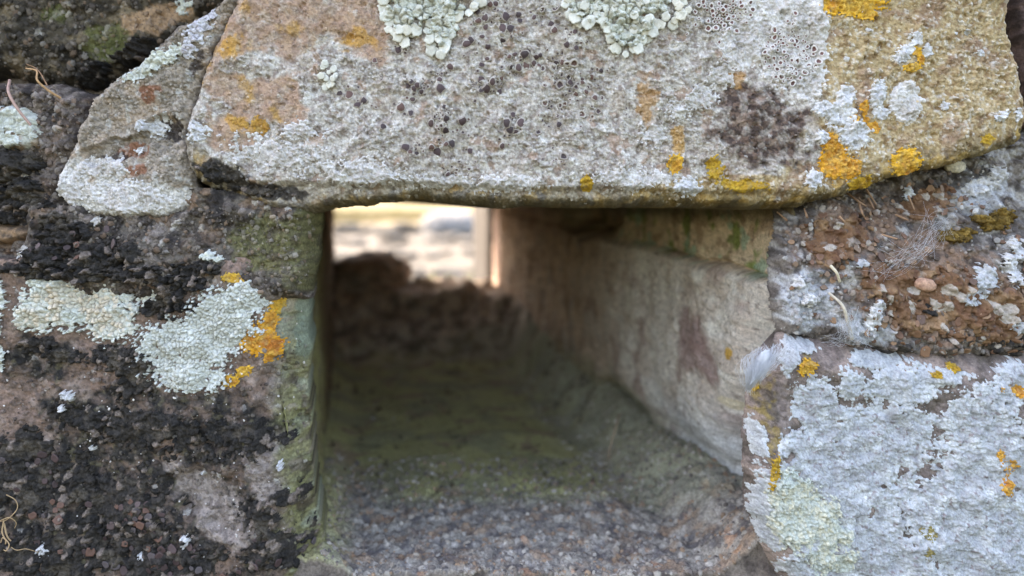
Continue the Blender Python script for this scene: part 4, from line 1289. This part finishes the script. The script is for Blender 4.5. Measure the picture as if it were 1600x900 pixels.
# --- shelf: rusty crusts under the scales, white crumbs ---
crust('rust_lichen', SHELF, [(1440, 470, 90, 60, 10), (1380, 440, 50, 40), (1540, 490, 70, 50)], 'crumb', RUST, 1120, 1.5, 0.0018, 0.6, 30, 13, 0.35, holes=0.4, mat=M_CRUST, label='rusty brown crust in the middle of the rough right-hand stone')
crust('rust_lichen', SHELF, [(1320, 370, 60, 36, -25), (1290, 390, 40, 26)], 'crumb', RUST, 1121, 1.5, 0.0016, 0.6, 26, 12, 0.35, holes=0.4, mat=M_CRUST, label='rusty crust beside the hole, under the lintel end')
crust('rust_lichen', SHELF, [(1480, 310, 40, 22, -20), (1450, 330, 30, 16)], 'crumb', RUST, 1122, 1.5, 0.0016, 0.6, 22, 12, 0.35, holes=0.3, mat=M_CRUST, label='rusty crust just below the white pebble at the right')
crust('yellow_moss', SHELF, [(1575, 345, 36, 18, -14), (1500, 368, 40, 12, -6), (1545, 342, 20, 8)], 'crumb', [lin(120, 96, 48), lin(98, 78, 42), lin(138, 112, 60), lin(60, 50, 34), lin(150, 124, 70)], 1123, 1.5, 0.003, 0.5, 20, 8, 0.3, cat='moss', label='golden brown moss cushion on the rough stone at the right edge')
for k, (bl, lab) in enumerate([
        ([(1352, 480, 16, 24, 30), (1345, 500, 14, 14)], 'white crust in a hollow of the rusty right-hand stone'),
        ([(1500, 460, 26, 14, -20), (1520, 430, 20, 22)], 'white crumbs over the middle of the rusty stone'),
        ([(1570, 420, 18, 30, -20), (1590, 390, 20, 20)], 'white crumbs at the right edge of the rusty stone'),
        ([(1570, 505, 26, 12, 10)], 'white crumbs low at the right edge of the rusty stone'),
        ([(1255, 465, 14, 12), (1240, 440, 10, 12)], 'white crumbs on the edge of the rusty stone by the hole'),
        ([(1335, 410, 16, 6, -20)], 'small white streak between the rusty crusts'),
        ([(1560, 290, 40, 14, -20), (1590, 270, 20, 14)], 'grey-white crumbs above the golden moss'),
        ([(1447, 300, 9, 16, 10)], 'white fleck below the lintel end left of the white pebble')]):
    crust('white_lichen', SHELF, bl, 'powder', BLUE if k % 2 else WHITE, 1130 + k, 1.4, 0.002, 0.6, 12, 7, 0.35, label=lab)

# --- cups of the dark disc lichen on the lintel: single cups as parts ---
BROWNS = [lin(84, 66, 66), lin(70, 54, 55), lin(94, 70, 64), lin(62, 50, 52)]
RIM = [lin(176, 168, 160), lin(150, 140, 132)]


def cup_mesh(name, k, open_=False, disc=None, rim=None):
    d = BROWNS[k % 4] if disc is None else disc
    r = RIM[k % 2] if rim is None else rim
    if open_:
        prof = [(0, -0.05), (0.55, 0.02), (0.72, 0.30), (1.0, 0.34), (1.12, -0.35)]
        cols = [d, d, r, r, r * 0.8]
    else:
        prof = [(0, 0.62), (0.5, 0.56), (0.84, 0.36), (0.98, 0.34), (1.12, 0.1), (1.1, -0.4)]
        cols = [d, d, d * 0.9, r, r, r * 0.7]
    return lathe(name, prof, cols, 9, M_DISC, 0.24, k)


cups = [cup_mesh('cup', i) for i in range(6)]
ocups = [cup_mesh('cup', i, True) for i in range(4)]
disc_lichen = empty('disc_lichen', LINTEL.at(np.array(770.0), np.array(160.0)))
tag(disc_lichen, 'scatter of dark brown lichen cups with pale rims mid-lintel', 'lichen')
rl = random.Random(11)
clus = [(630, 75, 8, 5), (660, 130, 10, 8), (690, 185, 10, 14), (650, 235, 8, 8), (740, 60, 14, 9), (800, 40, 16, 12), (830, 95, 14, 12), (880, 110, 20, 18), (905, 140, 16, 14), (800, 100, 12, 10), (760, 130, 16, 12), (690, 120, 12, 8),
        (860, 170, 12, 10), (850, 190, 10, 6), (800, 195, 10, 8), (790, 215, 12, 5), (770, 135, 6, 6), (720, 200, 14, 8), (600, 110, 12, 5), (560, 150, 14, 4), (610, 180, 20, 5), (540, 145, 8, 3), (870, 245, 12, 6), (730, 250, 16, 5), (930, 180, 16, 5),
        (980, 175, 5, 2), (690, 225, 10, 5), (850, 30, 16, 10), (770, 20, 20, 9), (900, 60, 14, 9), (640, 160, 14, 6), (700, 265, 8, 4), (940, 110, 12, 6)]
pl_ = []
for cx, cy, sg, n in clus:
    for k in range(int(n * 1.25)):
        for tr in range(12):
            u, v = rl.gauss(cx, sg * 0.8), rl.gauss(cy, sg * 0.8)
            r = rl.choice([2.2, 2.6, 3.0, 3.0, 3.6, 4.2, 4.8, 5.8, 7.0])
            if v > 3 and v < 292 and all((u - a) ** 2 + (v - b) ** 2 > ((r + c) * 0.7) ** 2 for a, b, c in pl_):
                pl_.append((u, v, r))
                break
ua, va = np.array([p[0] for p in pl_]), np.array([p[1] for p in pl_])
pts, nrm = LINTEL.at(ua, va), LINTEL.normal(ua, va, 7)
for i, (u, v, r) in enumerate(pl_):
    opn = r < 4.0 or (u > 840 and rl.random() < 0.6)
    n = nrm[i] + np.array([rl.gauss(0, 0.15), 0, rl.gauss(0, 0.15)])
    place('cup', (ocups if opn else cups)[rl.randrange(4)], pts[i] + nrm[i] * MM * r * 0.15, n, rl.random() * 6.28, MM * r * np.array([1, 0.8 + 0.3 * rl.random(), 0.8]), disc_lichen)

# purple-brown cups on the chalky crust
PUR = lin(104, 72, 68)
pcup = [cup_mesh('cup', 20 + i, True, PUR * (0.8 + 0.15 * i), lin(206, 200, 196)) for i in range(4)]
cup_lichen = empty('cup_lichen', LINTEL.at(np.array(1230.0), np.array(90.0)))
tag(cup_lichen, 'ring of small purple-brown cups crowded on the chalky white crust', 'lichen')
pp = []
for k in range(900):
    a, rr = rl.random() * 6.28, rl.random()
    if rl.random() < 0.6:
        u, v = 1235 + math.cos(a) * rl.gauss(26, 11), 82 + math.sin(a) * rl.gauss(30, 12)
    else:
        u, v = rl.gauss(1130, 22), rl.gauss(20, 14)
    r = rl.choice([2.4, 2.8, 3.4, 4.2, 5.2])
    if v > 2 and all((u - a_) ** 2 + (v - b_) ** 2 > ((r + c_) * 0.86) ** 2 for a_, b_, c_ in pp):
        pp.append((u, v, r))
    if len(pp) >= 135:
        break
ua, va = np.array([p[0] for p in pp]), np.array([p[1] for p in pp])
pts, nrm = LINTEL.at(ua, va, 0.0008), LINTEL.normal(ua, va, 9)
for i, (u, v, r) in enumerate(pp):
    place('cup', pcup[rl.randrange(4)], pts[i], nrm[i] + np.array([rl.gauss(0, 0.1), 0, rl.gauss(0, 0.1)]), rl.random() * 6.28, MM * r, cup_lichen)


# --- scales: rusty on the shelf, brown on the dark moss ---
def scale_mesh(k, c):
    return lathe('scale', [(0, 0.16), (0.5, 0.24), (0.85, 0.30), (1.0, 0.16), (0.9, -0.3)], [c * 0.92, c, c * 1.12, c * 0.8, c * 0.5], 8, M_DISC, 0.22, 40 + k)


rust_sc = [scale_mesh(i, c) for i, c in enumerate([lin(126, 94, 72), lin(112, 83, 67), lin(142, 112, 88), lin(94, 73, 63), lin(124, 102, 86)])]
brown_sc = [scale_mesh(10 + i, c) for i, c in enumerate([lin(72, 56, 56), lin(86, 72, 72), lin(62, 48, 48), lin(92, 66, 56), lin(80, 72, 74)])]


def scales(name, S, clusters, meshes, label, rs, lift=0.0006, cap=300, tilt=0.2):
    e = empty(name, S.at(np.array(float(clusters[0][0])), np.array(float(clusters[0][1]))))
    tag(e, label, 'lichen')
    pt = []
    for cx, cy, sx, sy, n in clusters:
        for k in range(n):
            for tr in range(10):
                u, v = rl.gauss(cx, sx), rl.gauss(cy, sy)
                r = rs[0] + (rs[1] - rs[0]) * rl.random() ** 1.5
                if all((u - a) ** 2 + (v - b) ** 2 > ((r + c) * 0.72) ** 2 for a, b, c in pt):
                    pt.append((u, v, r))
                    break
    pt = pt[:cap]
    ua, va = np.array([p[0] for p in pt]), np.array([p[1] for p in pt])
    ok = S.sd(ua, va) > 8
    P_, N_ = S.at(ua, va, lift), S.normal(ua, va, 9)
    for i, (u, v, r) in enumerate(pt):
        if ok[i]:
            place('scale', meshes[rl.randrange(len(meshes))], P_[i], N_[i] + np.array([rl.gauss(0, tilt), 0, rl.gauss(0, tilt)]), rl.random() * 6.28, MM * r * np.array([1, 0.65 + 0.5 * rl.random(), 0.6]), e)
    return e


scales('scale_lichen', SHELF, [(1425, 505, 34, 20, 70), (1380, 470, 20, 22, 26), (1530, 525, 36, 14, 36), (1560, 470, 26, 24, 26), (1470, 440, 30, 18, 12), (1590, 400, 16, 20, 10)], rust_sc, 'field of rusty brown scales over the middle of the rough stone', (4, 9))
scales('scale_lichen', SHELF, [(1310, 385, 34, 20, 36), (1290, 440, 22, 24, 14), (1360, 345, 30, 14, 14), (1480, 308, 20, 10, 30), (1505, 322, 24, 8, 10)], rust_sc, 'rusty scales climbing under the end of the lintel beside the hole', (3, 7))
scales('brown_scale_lichen', JAMB, [(215, 800, 20, 16, 22), (150, 840, 30, 16, 8), (240, 850, 30, 16, 8), (40, 725, 22, 18, 12), (60, 800, 40, 20, 5), (300, 880, 30, 14, 12), (130, 760, 30, 16, 3), (400, 870, 40, 20, 7), (250, 878, 30, 12, 7)], brown_sc, 'loose brown scales lying on the dark moss at the lower left', (4.5, 9), 0.0020)
scales('brown_scale_lichen', JL, [(150, 392, 30, 20, 5), (110, 372, 30, 20, 5)], brown_sc, 'few brown scales on the black moss under the wedge stone', (5, 8), 0.003)

# --- leafy lichens ---
LG = [lin(204, 203, 194), lin(211, 210, 202), lin(194, 193, 184), lin(206, 202, 190)]


def lobe_mesh(seed, c):
    rg2 = np.random.default_rng(seed)
    na, nr = 20, 4
    th = np.arange(na) * 2 * math.pi / na
    ph = rg2.random() * 6
    front = 0.5 + 0.5 * np.cos(th)
    out = 0.9 + front * (0.10 * np.cos(th * 5 + ph) + 0.08 * np.cos(th * 8 + ph * 2)) + 0.04 * rg2.random(na)
    V, C = [(0.45, 0, 0.10)], [c * 0.95]
    for i in range(1, nr + 1):
        f = i / nr
        for k in range(na):
            r = out[k] * f
            z = 0.10 + front[k] * 0.12 * f * f * (0.7 + 0.6 * math.sin(3 * th[k] + ph)) - (0.07 if i == nr else 0) - 0.10 * (1 - front[k]) * f
            V.append((0.45 + r * math.cos(th[k]), r * math.sin(th[k]) * 0.92, z))
            C.append(c * (0.95 + 0.07 * f))
    # turned-down rim gives the lobe its thickness
    for k in range(na):
        V.append((0.45 + out[k] * math.cos(th[k]) * 0.93, out[k] * math.sin(th[k]) * 0.86, -0.18))
        C.append(c * 0.35)
    tri = [(0, 1 + k, 1 + (k + 1) % na) for k in range(na)]
    quad = []
    for i in range(nr):
        b = 1 + i * na
        for k in range(na):
            quad.append((b + k, b + na + k, b + na + (k + 1) % na, b + (k + 1) % na))
    me, _ = mesh_np('lobe', np.array(V), [np.array(tri), np.array(quad)], np.array(C), M_LOBE, origin=np.zeros(3))
    return me


lobes = [lobe_mesh(60 + i, LG[i % 4]) for i in range(8)]


def leafy(name, S, poly, centre, label, nin, rs=(8, 14), seed=1, mid=True, n_edge=None):
    rr = random.Random(seed)
    e = empty(name, S.at(np.array(float(centre[0])), np.array(float(centre[1]))))
    tag(e, label, 'lichen')
    todo = []
    # margin
    n = len(poly)
    for i in range(n):
        (x0, y0), (x1, y1) = poly[i], poly[(i + 1) % n]
        L = math.hypot(x1 - x0, y1 - y0)
        m = max(1, int(L / (rs[0] * 0.85)))
        for k in range(m):
            t = (k + rr.random()) / m
            x, y = x0 + (x1 - x0) * t, y0 + (y1 - y0) * t
            todo.append((x + rr.gauss(0, 3), y + rr.gauss(0, 3), math.atan2(-((y1 - y0)), x1 - x0) + math.pi / 2 + rr.gauss(0, 0.6), rs[0] + (rs[1] - rs[0]) * rr.random(), 0.3))
    us = [p[0] for p in poly]
    vs_ = [p[1] for p in poly]
    k = 0
    while k < nin:
        x, y = rr.uniform(min(us), max(us)), rr.uniform(min(vs_), max(vs_))
        if polysdf(np.array([x]), np.array([y]), poly)[0] > 2:
            a = math.atan2(-(y - centre[1]), x - centre[0]) + rr.gauss(0, 0.9)
            todo.append((x, y, a, (rs[0] + (rs[1] - rs[0]) * rr.random()) * 0.85, 1.2))
            k += 1
    ua, va = np.array([t[0] for t in todo]), np.array([t[1] for t in todo])
    ok = S.sd(ua, va) > 3
    P_, N_ = S.at(ua, va, 0.0006), S.normal(ua, va, 12)
    for i, (x, y, a, r, lf) in enumerate(todo):
        if not ok[i]:
            continue
        nn = Vector(N_[i]).normalized()
        d = Vector((math.cos(a), 0, math.sin(a)))
        d = (d - nn * d.dot(nn)).normalized()
        t = nn.cross(d)
        d2 = (d + nn * rr.uniform(-0.05, 0.2)).normalized()
        n2 = d2.cross(t)
        M3 = Matrix((d2, t, n2)).transposed().to_4x4()
        o = bpy.data.objects.new('lobe', lobes[rr.randrange(8)])
        COL.objects.link(o)
        o.parent = e
        s = r * MM * 0.8
        pos = Vector(P_[i]) + nn * (0.0006 * lf * rr.random() + 0.0003) - d * s * 0.45
        o.matrix_local = Matrix.Translation(pos - e.location) @ M3 @ Matrix.Diagonal((s, s, s, 1))
    return e


# polygons run clockwise in the picture, so that lobes point outwards
A_POLY = [(608, -30), (752, -30), (748, 8), (728, 22), (712, 20), (706, 42), (700, 66), (688, 82), (676, 78), (668, 52), (650, 46), (634, 60), (616, 56), (606, 36), (600, 10)]
B_POLY = [(886, -30), (1072, -30), (1066, 14), (1046, 36), (1030, 40), (1010, 58), (990, 78), (970, 82), (958, 62), (944, 40), (934, 26), (914, 36), (894, 34), (888, 8)]
crust('leafy_base', LINTEL, [(670, 0, 60, 44), (690, 40, 24, 30), (625, 25, 24, 24)], 'areole', [lin(196, 198, 188), lin(176, 174, 160), lin(206, 209, 200), lin(104, 96, 84), lin(204, 208, 200)], 1150, 1.1, 0.0024, 0.35, 16, 13, 0.4, holes=0.2, label='x')
crust('leafy_base', LINTEL, [(975, 0, 74, 44), (985, 40, 36, 32), (910, 14, 20, 16)], 'areole', [lin(196, 198, 188), lin(176, 174, 160), lin(206, 209, 200), lin(104, 96, 84), lin(204, 208, 200)], 1151, 1.1, 0.0024, 0.35, 16, 13, 0.4, holes=0.2, label='x')
la = leafy('leafy_lichen', LINTEL, A_POLY, (672, 0), 'pale green leafy lichen at the top of the lintel, the smaller of two', 14, seed=3)
lb = leafy('leafy_lichen', LINTEL, B_POLY, (976, 0), 'pale green leafy lichen at the top of the lintel, the wider of two', 18, seed=4)
for e, nm in ((la, 'leafy_base'), (lb, 'leafy_base.001')):
    o = bpy.data.objects[nm]
    for k in ('label', 'category'):
        del o[k]
    o.name = 'thallus'
    o.parent = e
    o.location = o.location - e.location
leafy('leafy_lichen', LINTEL, [(504, 108), (516, 104), (522, 116), (518, 130), (510, 134), (506, 122)], (513, 119), 'tiny pale green leafy lichen left of the dark cups', 3, (5, 8), seed=5)
leafy('leafy_lichen', JAMB, [(228, 440), (240, 434), (242, 446), (236, 458), (226, 452)], (234, 447), 'small white leafy tip at the corner of the left cream sheet', 4, (4, 7), seed=6)

moss(JL, [(60, 425, 60, 12), (140, 425, 70, 14), (230, 425, 50, 14), (300, 440, 40, 12)], 1170, 'black moss rim along the top edge of the jamb stone', 0.0045)
moss(JAMB, [(120, 412, 60, 12), (210, 420, 50, 14), (320, 415, 40, 10), (40, 418, 50, 9)], 1171, 'black moss overlapping the top edge of the jamb above the cream sheets', 0.0035)
# ------------------------------------------------------------------ loose grit, rootlets, webs
def scatter(S, box, n, smin, smax, cols, name, power=2.5, lift=0.2, dens=None, colf=None, own=0.5):
    u = RNG.uniform(box[0], box[2], n)
    v = RNG.uniform(box[1], box[3], n)
    ok = S.sd(u, v) > 5
    if dens is not None:
        ok &= RNG.random(n) < dens(u, v)
    u, v = u[ok], v[ok]
    s = (smin + (smax - smin) * RNG.random(len(u)) ** power) * MM
    p = S.at(u, v)
    p[:, 1] -= s * lift
    c = np.array(cols)[RNG.integers(0, len(cols), len(u))] * (0.8 + 0.4 * RNG.random((len(u), 1)))
    if colf is not None:      # grains of the stone's own substance
        c = c * (1 - own) + own * colf(u, v, S.sd(u, v)) * (0.75 + 0.5 * RNG.random((len(u), 1)))
    return grains(name, p, s, c, M_GRIT, wall)


PALE = [lin(206, 200, 192), lin(178, 168, 156), lin(150, 138, 126)]
MIXG = [lin(132, 122, 114), lin(112, 102, 94), lin(92, 84, 80), lin(150, 142, 134), lin(134, 110, 92), lin(76, 70, 66)]
DARKG = [lin(60, 56, 54), lin(44, 42, 42), lin(84, 76, 66), lin(100, 92, 88)]
scatter(JL, (60, 325, 505, 460), 1500, 1.2, 5.0, MIXG, 'joint_grit', colf=col_joint(280))
scatter(JL2, (0, 130, 140, 440), 1100, 1.2, 5.5, MIXG, 'joint_grit', colf=col_joint(310, (112, 102, 96)))
scatter(JAMB, (0, 540, 500, 900), 2600, 1.0, 4.2, DARKG + [lin(112, 104, 96)], 'moss_grit', 2.0, 0.6, colf=col_jamb, own=0.5)
scatter(JAMB, (0, 420, 480, 900), 260, 0.8, 2.2, [lin(206, 200, 196)], 'pale_grit', 2.0, 0.9)
scatter(SHELF, (1200, 240, 1600, 560), 1800, 1.2, 5.0, MIXG + [lin(184, 180, 176)], 'shelf_grit', 2.0, 0.5, colf=col_shelf)
scatter(DARKST, (0, 0, 340, 140), 1500, 1.2, 6.5, DARKG + MIXG, 'stone_grit', colf=col_dark)
scatter(LINTEL, (290, 0, 1600, 320), 2600, 1.0, 2.4, [lin(196, 190, 184), lin(172, 164, 156), lin(150, 140, 132)], 'crust_grains', 2.0, 0.25, colf=col_lintel, own=0.85)
scatter(WEDGE, (80, 10, 360, 340), 1200, 1.0, 3.0, [lin(196, 190, 184), lin(172, 164, 156), lin(150, 140, 132)], 'crust_grains', 2.0, 0.25, colf=col_wedge, own=0.8)


def floor_grit(n, ylim, smin, smax, cols, name, power=2.2, slim=(0.0, 1.05)):
    y = ylim[0] + (ylim[1] - ylim[0]) * RNG.random(n) ** 1.3
    x = XL0 + RNG.uniform(slim[0], slim[1], n) * (XR0 - XL0) + TDX * y
    s = (smin + (smax - smin) * RNG.random(n) ** power) * MM
    z = floor_z(x, y) - s * 0.15
    c = np.array(cols)[RNG.integers(0, len(cols), n)] * (0.8 + 0.4 * RNG.random((n, 1)))
    return grains(name, np.stack([x, y, z], 1), s, c, M_GRIT, wall, squash=1.0)


floor_grit(3800, (0.004, 0.13), 1.4, 6.5, [lin(146, 136, 126), lin(126, 116, 108), lin(108, 100, 96), lin(164, 156, 148), lin(150, 126, 106)], 'floor_grit')
floor_grit(1500, (0.07, 0.30), 1.2, 6.0, [lin(176, 168, 156), lin(150, 142, 130), lin(132, 122, 108), lin(112, 106, 90)], 'fillet_grit', 2.2, (0.78, 1.03))
floor_grit(220, (0.09, 0.34), 2.0, 9.0, [lin(110, 100, 80), lin(84, 70, 56), lin(150, 146, 140)], 'floor_crumbs', 3.0)


def fibre(name, pts, r0, r1, col_, label, cat, n=10, sides=6, mat=None):
    v, f = tube(spline(pts, n), r0, r1, sides)
    me, o = mesh_np(name, v, [f], np.tile(col_, (len(v), 1)), mat or M_FIBRE)
    return tag(link(name, me, o), label, cat)


def px(S, L, lift=0.001):
    out = []
    for q in L:
        p = S.at(np.array(float(q[0])), np.array(float(q[1])))
        out.append((p[0], p[1] - (q[2] * MM if len(q) > 2 else lift), p[2]))
    return out


STRAW = lin(178, 150, 116)
# curled rootlet at the lower left
root = empty('rootlet', JAMB.at(np.array(18.0), np.array(840.0)))
tag(root, 'curled dry rootlet lying on the dark moss at the left edge', 'root')
for L, r in (([(18, 768, 12), (30, 778, 16), (32, 792, 16), (20, 806, 14), (4, 812, 8), (-6, 816, 6)], 0.00022), ([(2, 812, 10), (14, 806, 16), (26, 802, 20), (32, 812, 18), (28, 822, 12)], 0.00022), ([(14, 808, 14), (12, 826, 16), (18, 840, 14), (14, 852, 12), (22, 852, 16), (26, 842, 18), (14, 834, 16), (8, 844, 12)], 0.00030), ([(22, 846, 12), (36, 852, 12), (52, 850, 14), (66, 860, 10)], 0.00018), ([(10, 815, 10), (18, 836, 10), (30, 846, 8)], 0.0004)):
    v, f = tube(spline(px(JAMB, L), 8), r * 0.75, r * 0.5, 6)
    me, o = mesh_np('strand', v, [f], np.tile(STRAW, (len(v), 1)), M_FIBRE)
    link('strand', me, o, root)
fibre('dry_stalk', px(JL2, [(24, 128, 40), (42, 150, 50), (58, 175, 56), (76, 200, 40)]), 0.0005, 0.0004, lin(170, 140, 130), 'pinkish dry stalk leaning over the small mint-spotted stone', 'stalk')
fibre('dry_stalk', px(JL2, [(60, 112, 70), (84, 118, 70), (92, 134, 66), (104, 148, 50), (116, 158, 30)]), 0.00022, 0.00040, lin(176, 140, 104), 'bent straw-coloured stalk pointing at the shoulder of the wedge', 'stalk')
fibre('dry_stalk', px(JL2, [(62, 106, 66), (76, 112, 68), (88, 122, 66), (100, 140, 52)]), 0.00012, 0.00020, lin(150, 116, 92), 'hair-thin second stalk beside the bent straw-coloured one', 'stalk')
fibre('dry_stalk', [P3(968, 648, 0.115), P3(962, 668, 0.105), P3(955, 692, 0.100), P3(950, 712, 0.094)], 0.0005, 0.0004, lin(160, 140, 118), 'short dry stick standing on the floor of the hole', 'stick')
fibre('dry_stalk', px(SHELF, [(1282, 412, 30), (1288, 422, 34), (1296, 436, 24)]), 0.0005, 0.0004, lin(206, 194, 170), 'short pale stub on the rusty stone by the hole', 'stalk')
fibre('dry_stalk', px(SHELF, [(1276, 452, 30), (1290, 470, 34), (1300, 500, 26), (1308, 520, 20)]), 0.00040, 0.0007, lin(186, 176, 160), 'pale bent stalk ending in a web on the rusty stone', 'stalk')
bris = [((1240, 345), (1232, 332)), ((1262, 340), (1264, 326)), ((1344, 300), (1350, 316), (1362, 322)), ((1372, 310), (1366, 326)), ((1374, 296), (1380, 320)), ((1436, 306), (1438, 328)), ((1352, 318), (1346, 332), (1356, 342)), ((1408, 336), (1418, 344)), ((1372, 366), (1388, 372)), ((1306, 338), (1312, 346))]
for i, L in enumerate(bris):
    fibre('bristle', px(SHELF, [(a, b, 26 + 8 * (j % 2)) for j, (a, b) in enumerate(L)]), 0.00040, 0.00018, lin(156, 124, 98), 'short tan bristle among the rusty scales under the lintel end', 'bristle', 6)['group'] = 'tan bristles under the lintel end'

# white pebble, pink pebble
for u_, v_, s_, c0, c1, lab in ((1526, 257, (17, 11), (214, 206, 190), (190, 182, 166), 'cream-white pebble wedged under the end of the lintel'), (1430, 442, (16, 10), (190, 152, 130), (170, 132, 112), 'pinkish pebble in the middle of the rusty stone'), (1130, 590, (14, 9), (204, 194, 176), (184, 172, 156), None)):
    if lab is None:
        continue
    me = rock_mesh('pebble', 90 + u_ % 7, lin(*c0), lin(*c1), 0.14, 3, M_STONE)
    p = SHELF.at(np.array(float(u_)), np.array(float(v_)), 0.001)
    o = link('pebble', me, p)
    o.scale = (s_[0] * MM, 9 * MM, s_[1] * MM)
    o.rotation_euler = (0, 0.2, 0)
    tag(o, lab, 'pebble')

# webs: bundles of silk threads
def web(name, strands, n, jit, r, label, cat='cobweb', sag=0.0):
    rr = random.Random(len(label))
    parts = []
    for k in range(n):
        a = strands[rr.randrange(len(strands))]
        pts = [Vector(p) + Vector((rr.gauss(0, jit * 1.4), rr.gauss(0, jit * 0.7), rr.gauss(0, jit * 1.4))) for p in a]
        parts.append(tube(spline(pts, 5), r, r * 0.8, 3))
    v, f = join(parts)
    me, o = mesh_np(name, v, [f], np.tile(lin(214, 216, 224), (len(v), 1)), SILK)
    return tag(link(name, me, o), label, cat)


web('cobweb', [px(SHELF, [(1352, 415, 50), (1390, 400, 60), (1420, 380, 60), (1450, 352, 40)]), px(SHELF, [(1370, 408, 50), (1400, 392, 60), (1440, 362, 50), (1480, 350, 30)])], 34, 0.0022, 0.000025, 'pale grey cobweb strip stretched across the rusty stone')
web('cobweb', [px(SHELF, [(1296, 490, 30), (1304, 512, 24), (1330, 525, 14)]), px(SHELF, [(1300, 486, 36), (1300, 520, 20), (1285, 530, 10)])], 60, 0.0011, 0.00004, 'little web fan at the foot of the pale bent stalk')
# white tuft of down in the gap at the right of the hole
tp = [P3(1200, 545, -0.012), P3(1194, 556, -0.014), P3(1186, 575, -0.015), P3(1178, 592, -0.014), P3(1170, 606, -0.010)]
rr = random.Random(8)
parts = []
for k in range(520):
    w = rr.gauss(0, 1)
    pts = [Vector(p) + Vector((w * (0.0026, 0.0030, 0.0024, 0.0013, 0.0003)[i] + rr.gauss(0, 0.0007), rr.gauss(0, 0.0009), w * 0.0006 + rr.gauss(0, 0.0008))) for i, p in enumerate(tp)]
    i0 = rr.choice([0, 1, 1, 2, 2])
    parts.append(tube(spline(pts[i0:i0 + 3], 4), 0.000045, 0.00003, 3))
v, f = join(parts)
# matted core of the tuft
cv = rock_mesh('down_core', 95, lin(226, 228, 232), lin(216, 218, 224), 0.3, 4, SILK)
core_o = np.array([w_.co[:] for w_ in cv.vertices]) * np.array([0.0022, 0.0011, 0.0058])
core_o[:, 0] *= 0.55 + 0.45 * (core_o[:, 2] / 0.0058)
ca_, sa_ = math.cos(0.45), math.sin(0.45)
core_o = np.stack([core_o[:, 0] * ca_ + core_o[:, 2] * sa_, core_o[:, 1], -core_o[:, 0] * sa_ + core_o[:, 2] * ca_], 1) + np.array(tuple((tp[1] + tp[2] + tp[3]) / 3))
cf_ = np.array([tuple(p_.vertices) for p_ in cv.polygons])
bpy.data.meshes.remove(cv)
nv_ = len(v)
v = np.concatenate([v, core_o])
me, o = mesh_np('down_tuft', v, [f, cf_ + nv_], np.tile(lin(226, 228, 232), (len(v), 1)), SILK)
tag(link('down_tuft', me, o), 'white downy tuft caught on the edge right of the hole', 'feather')
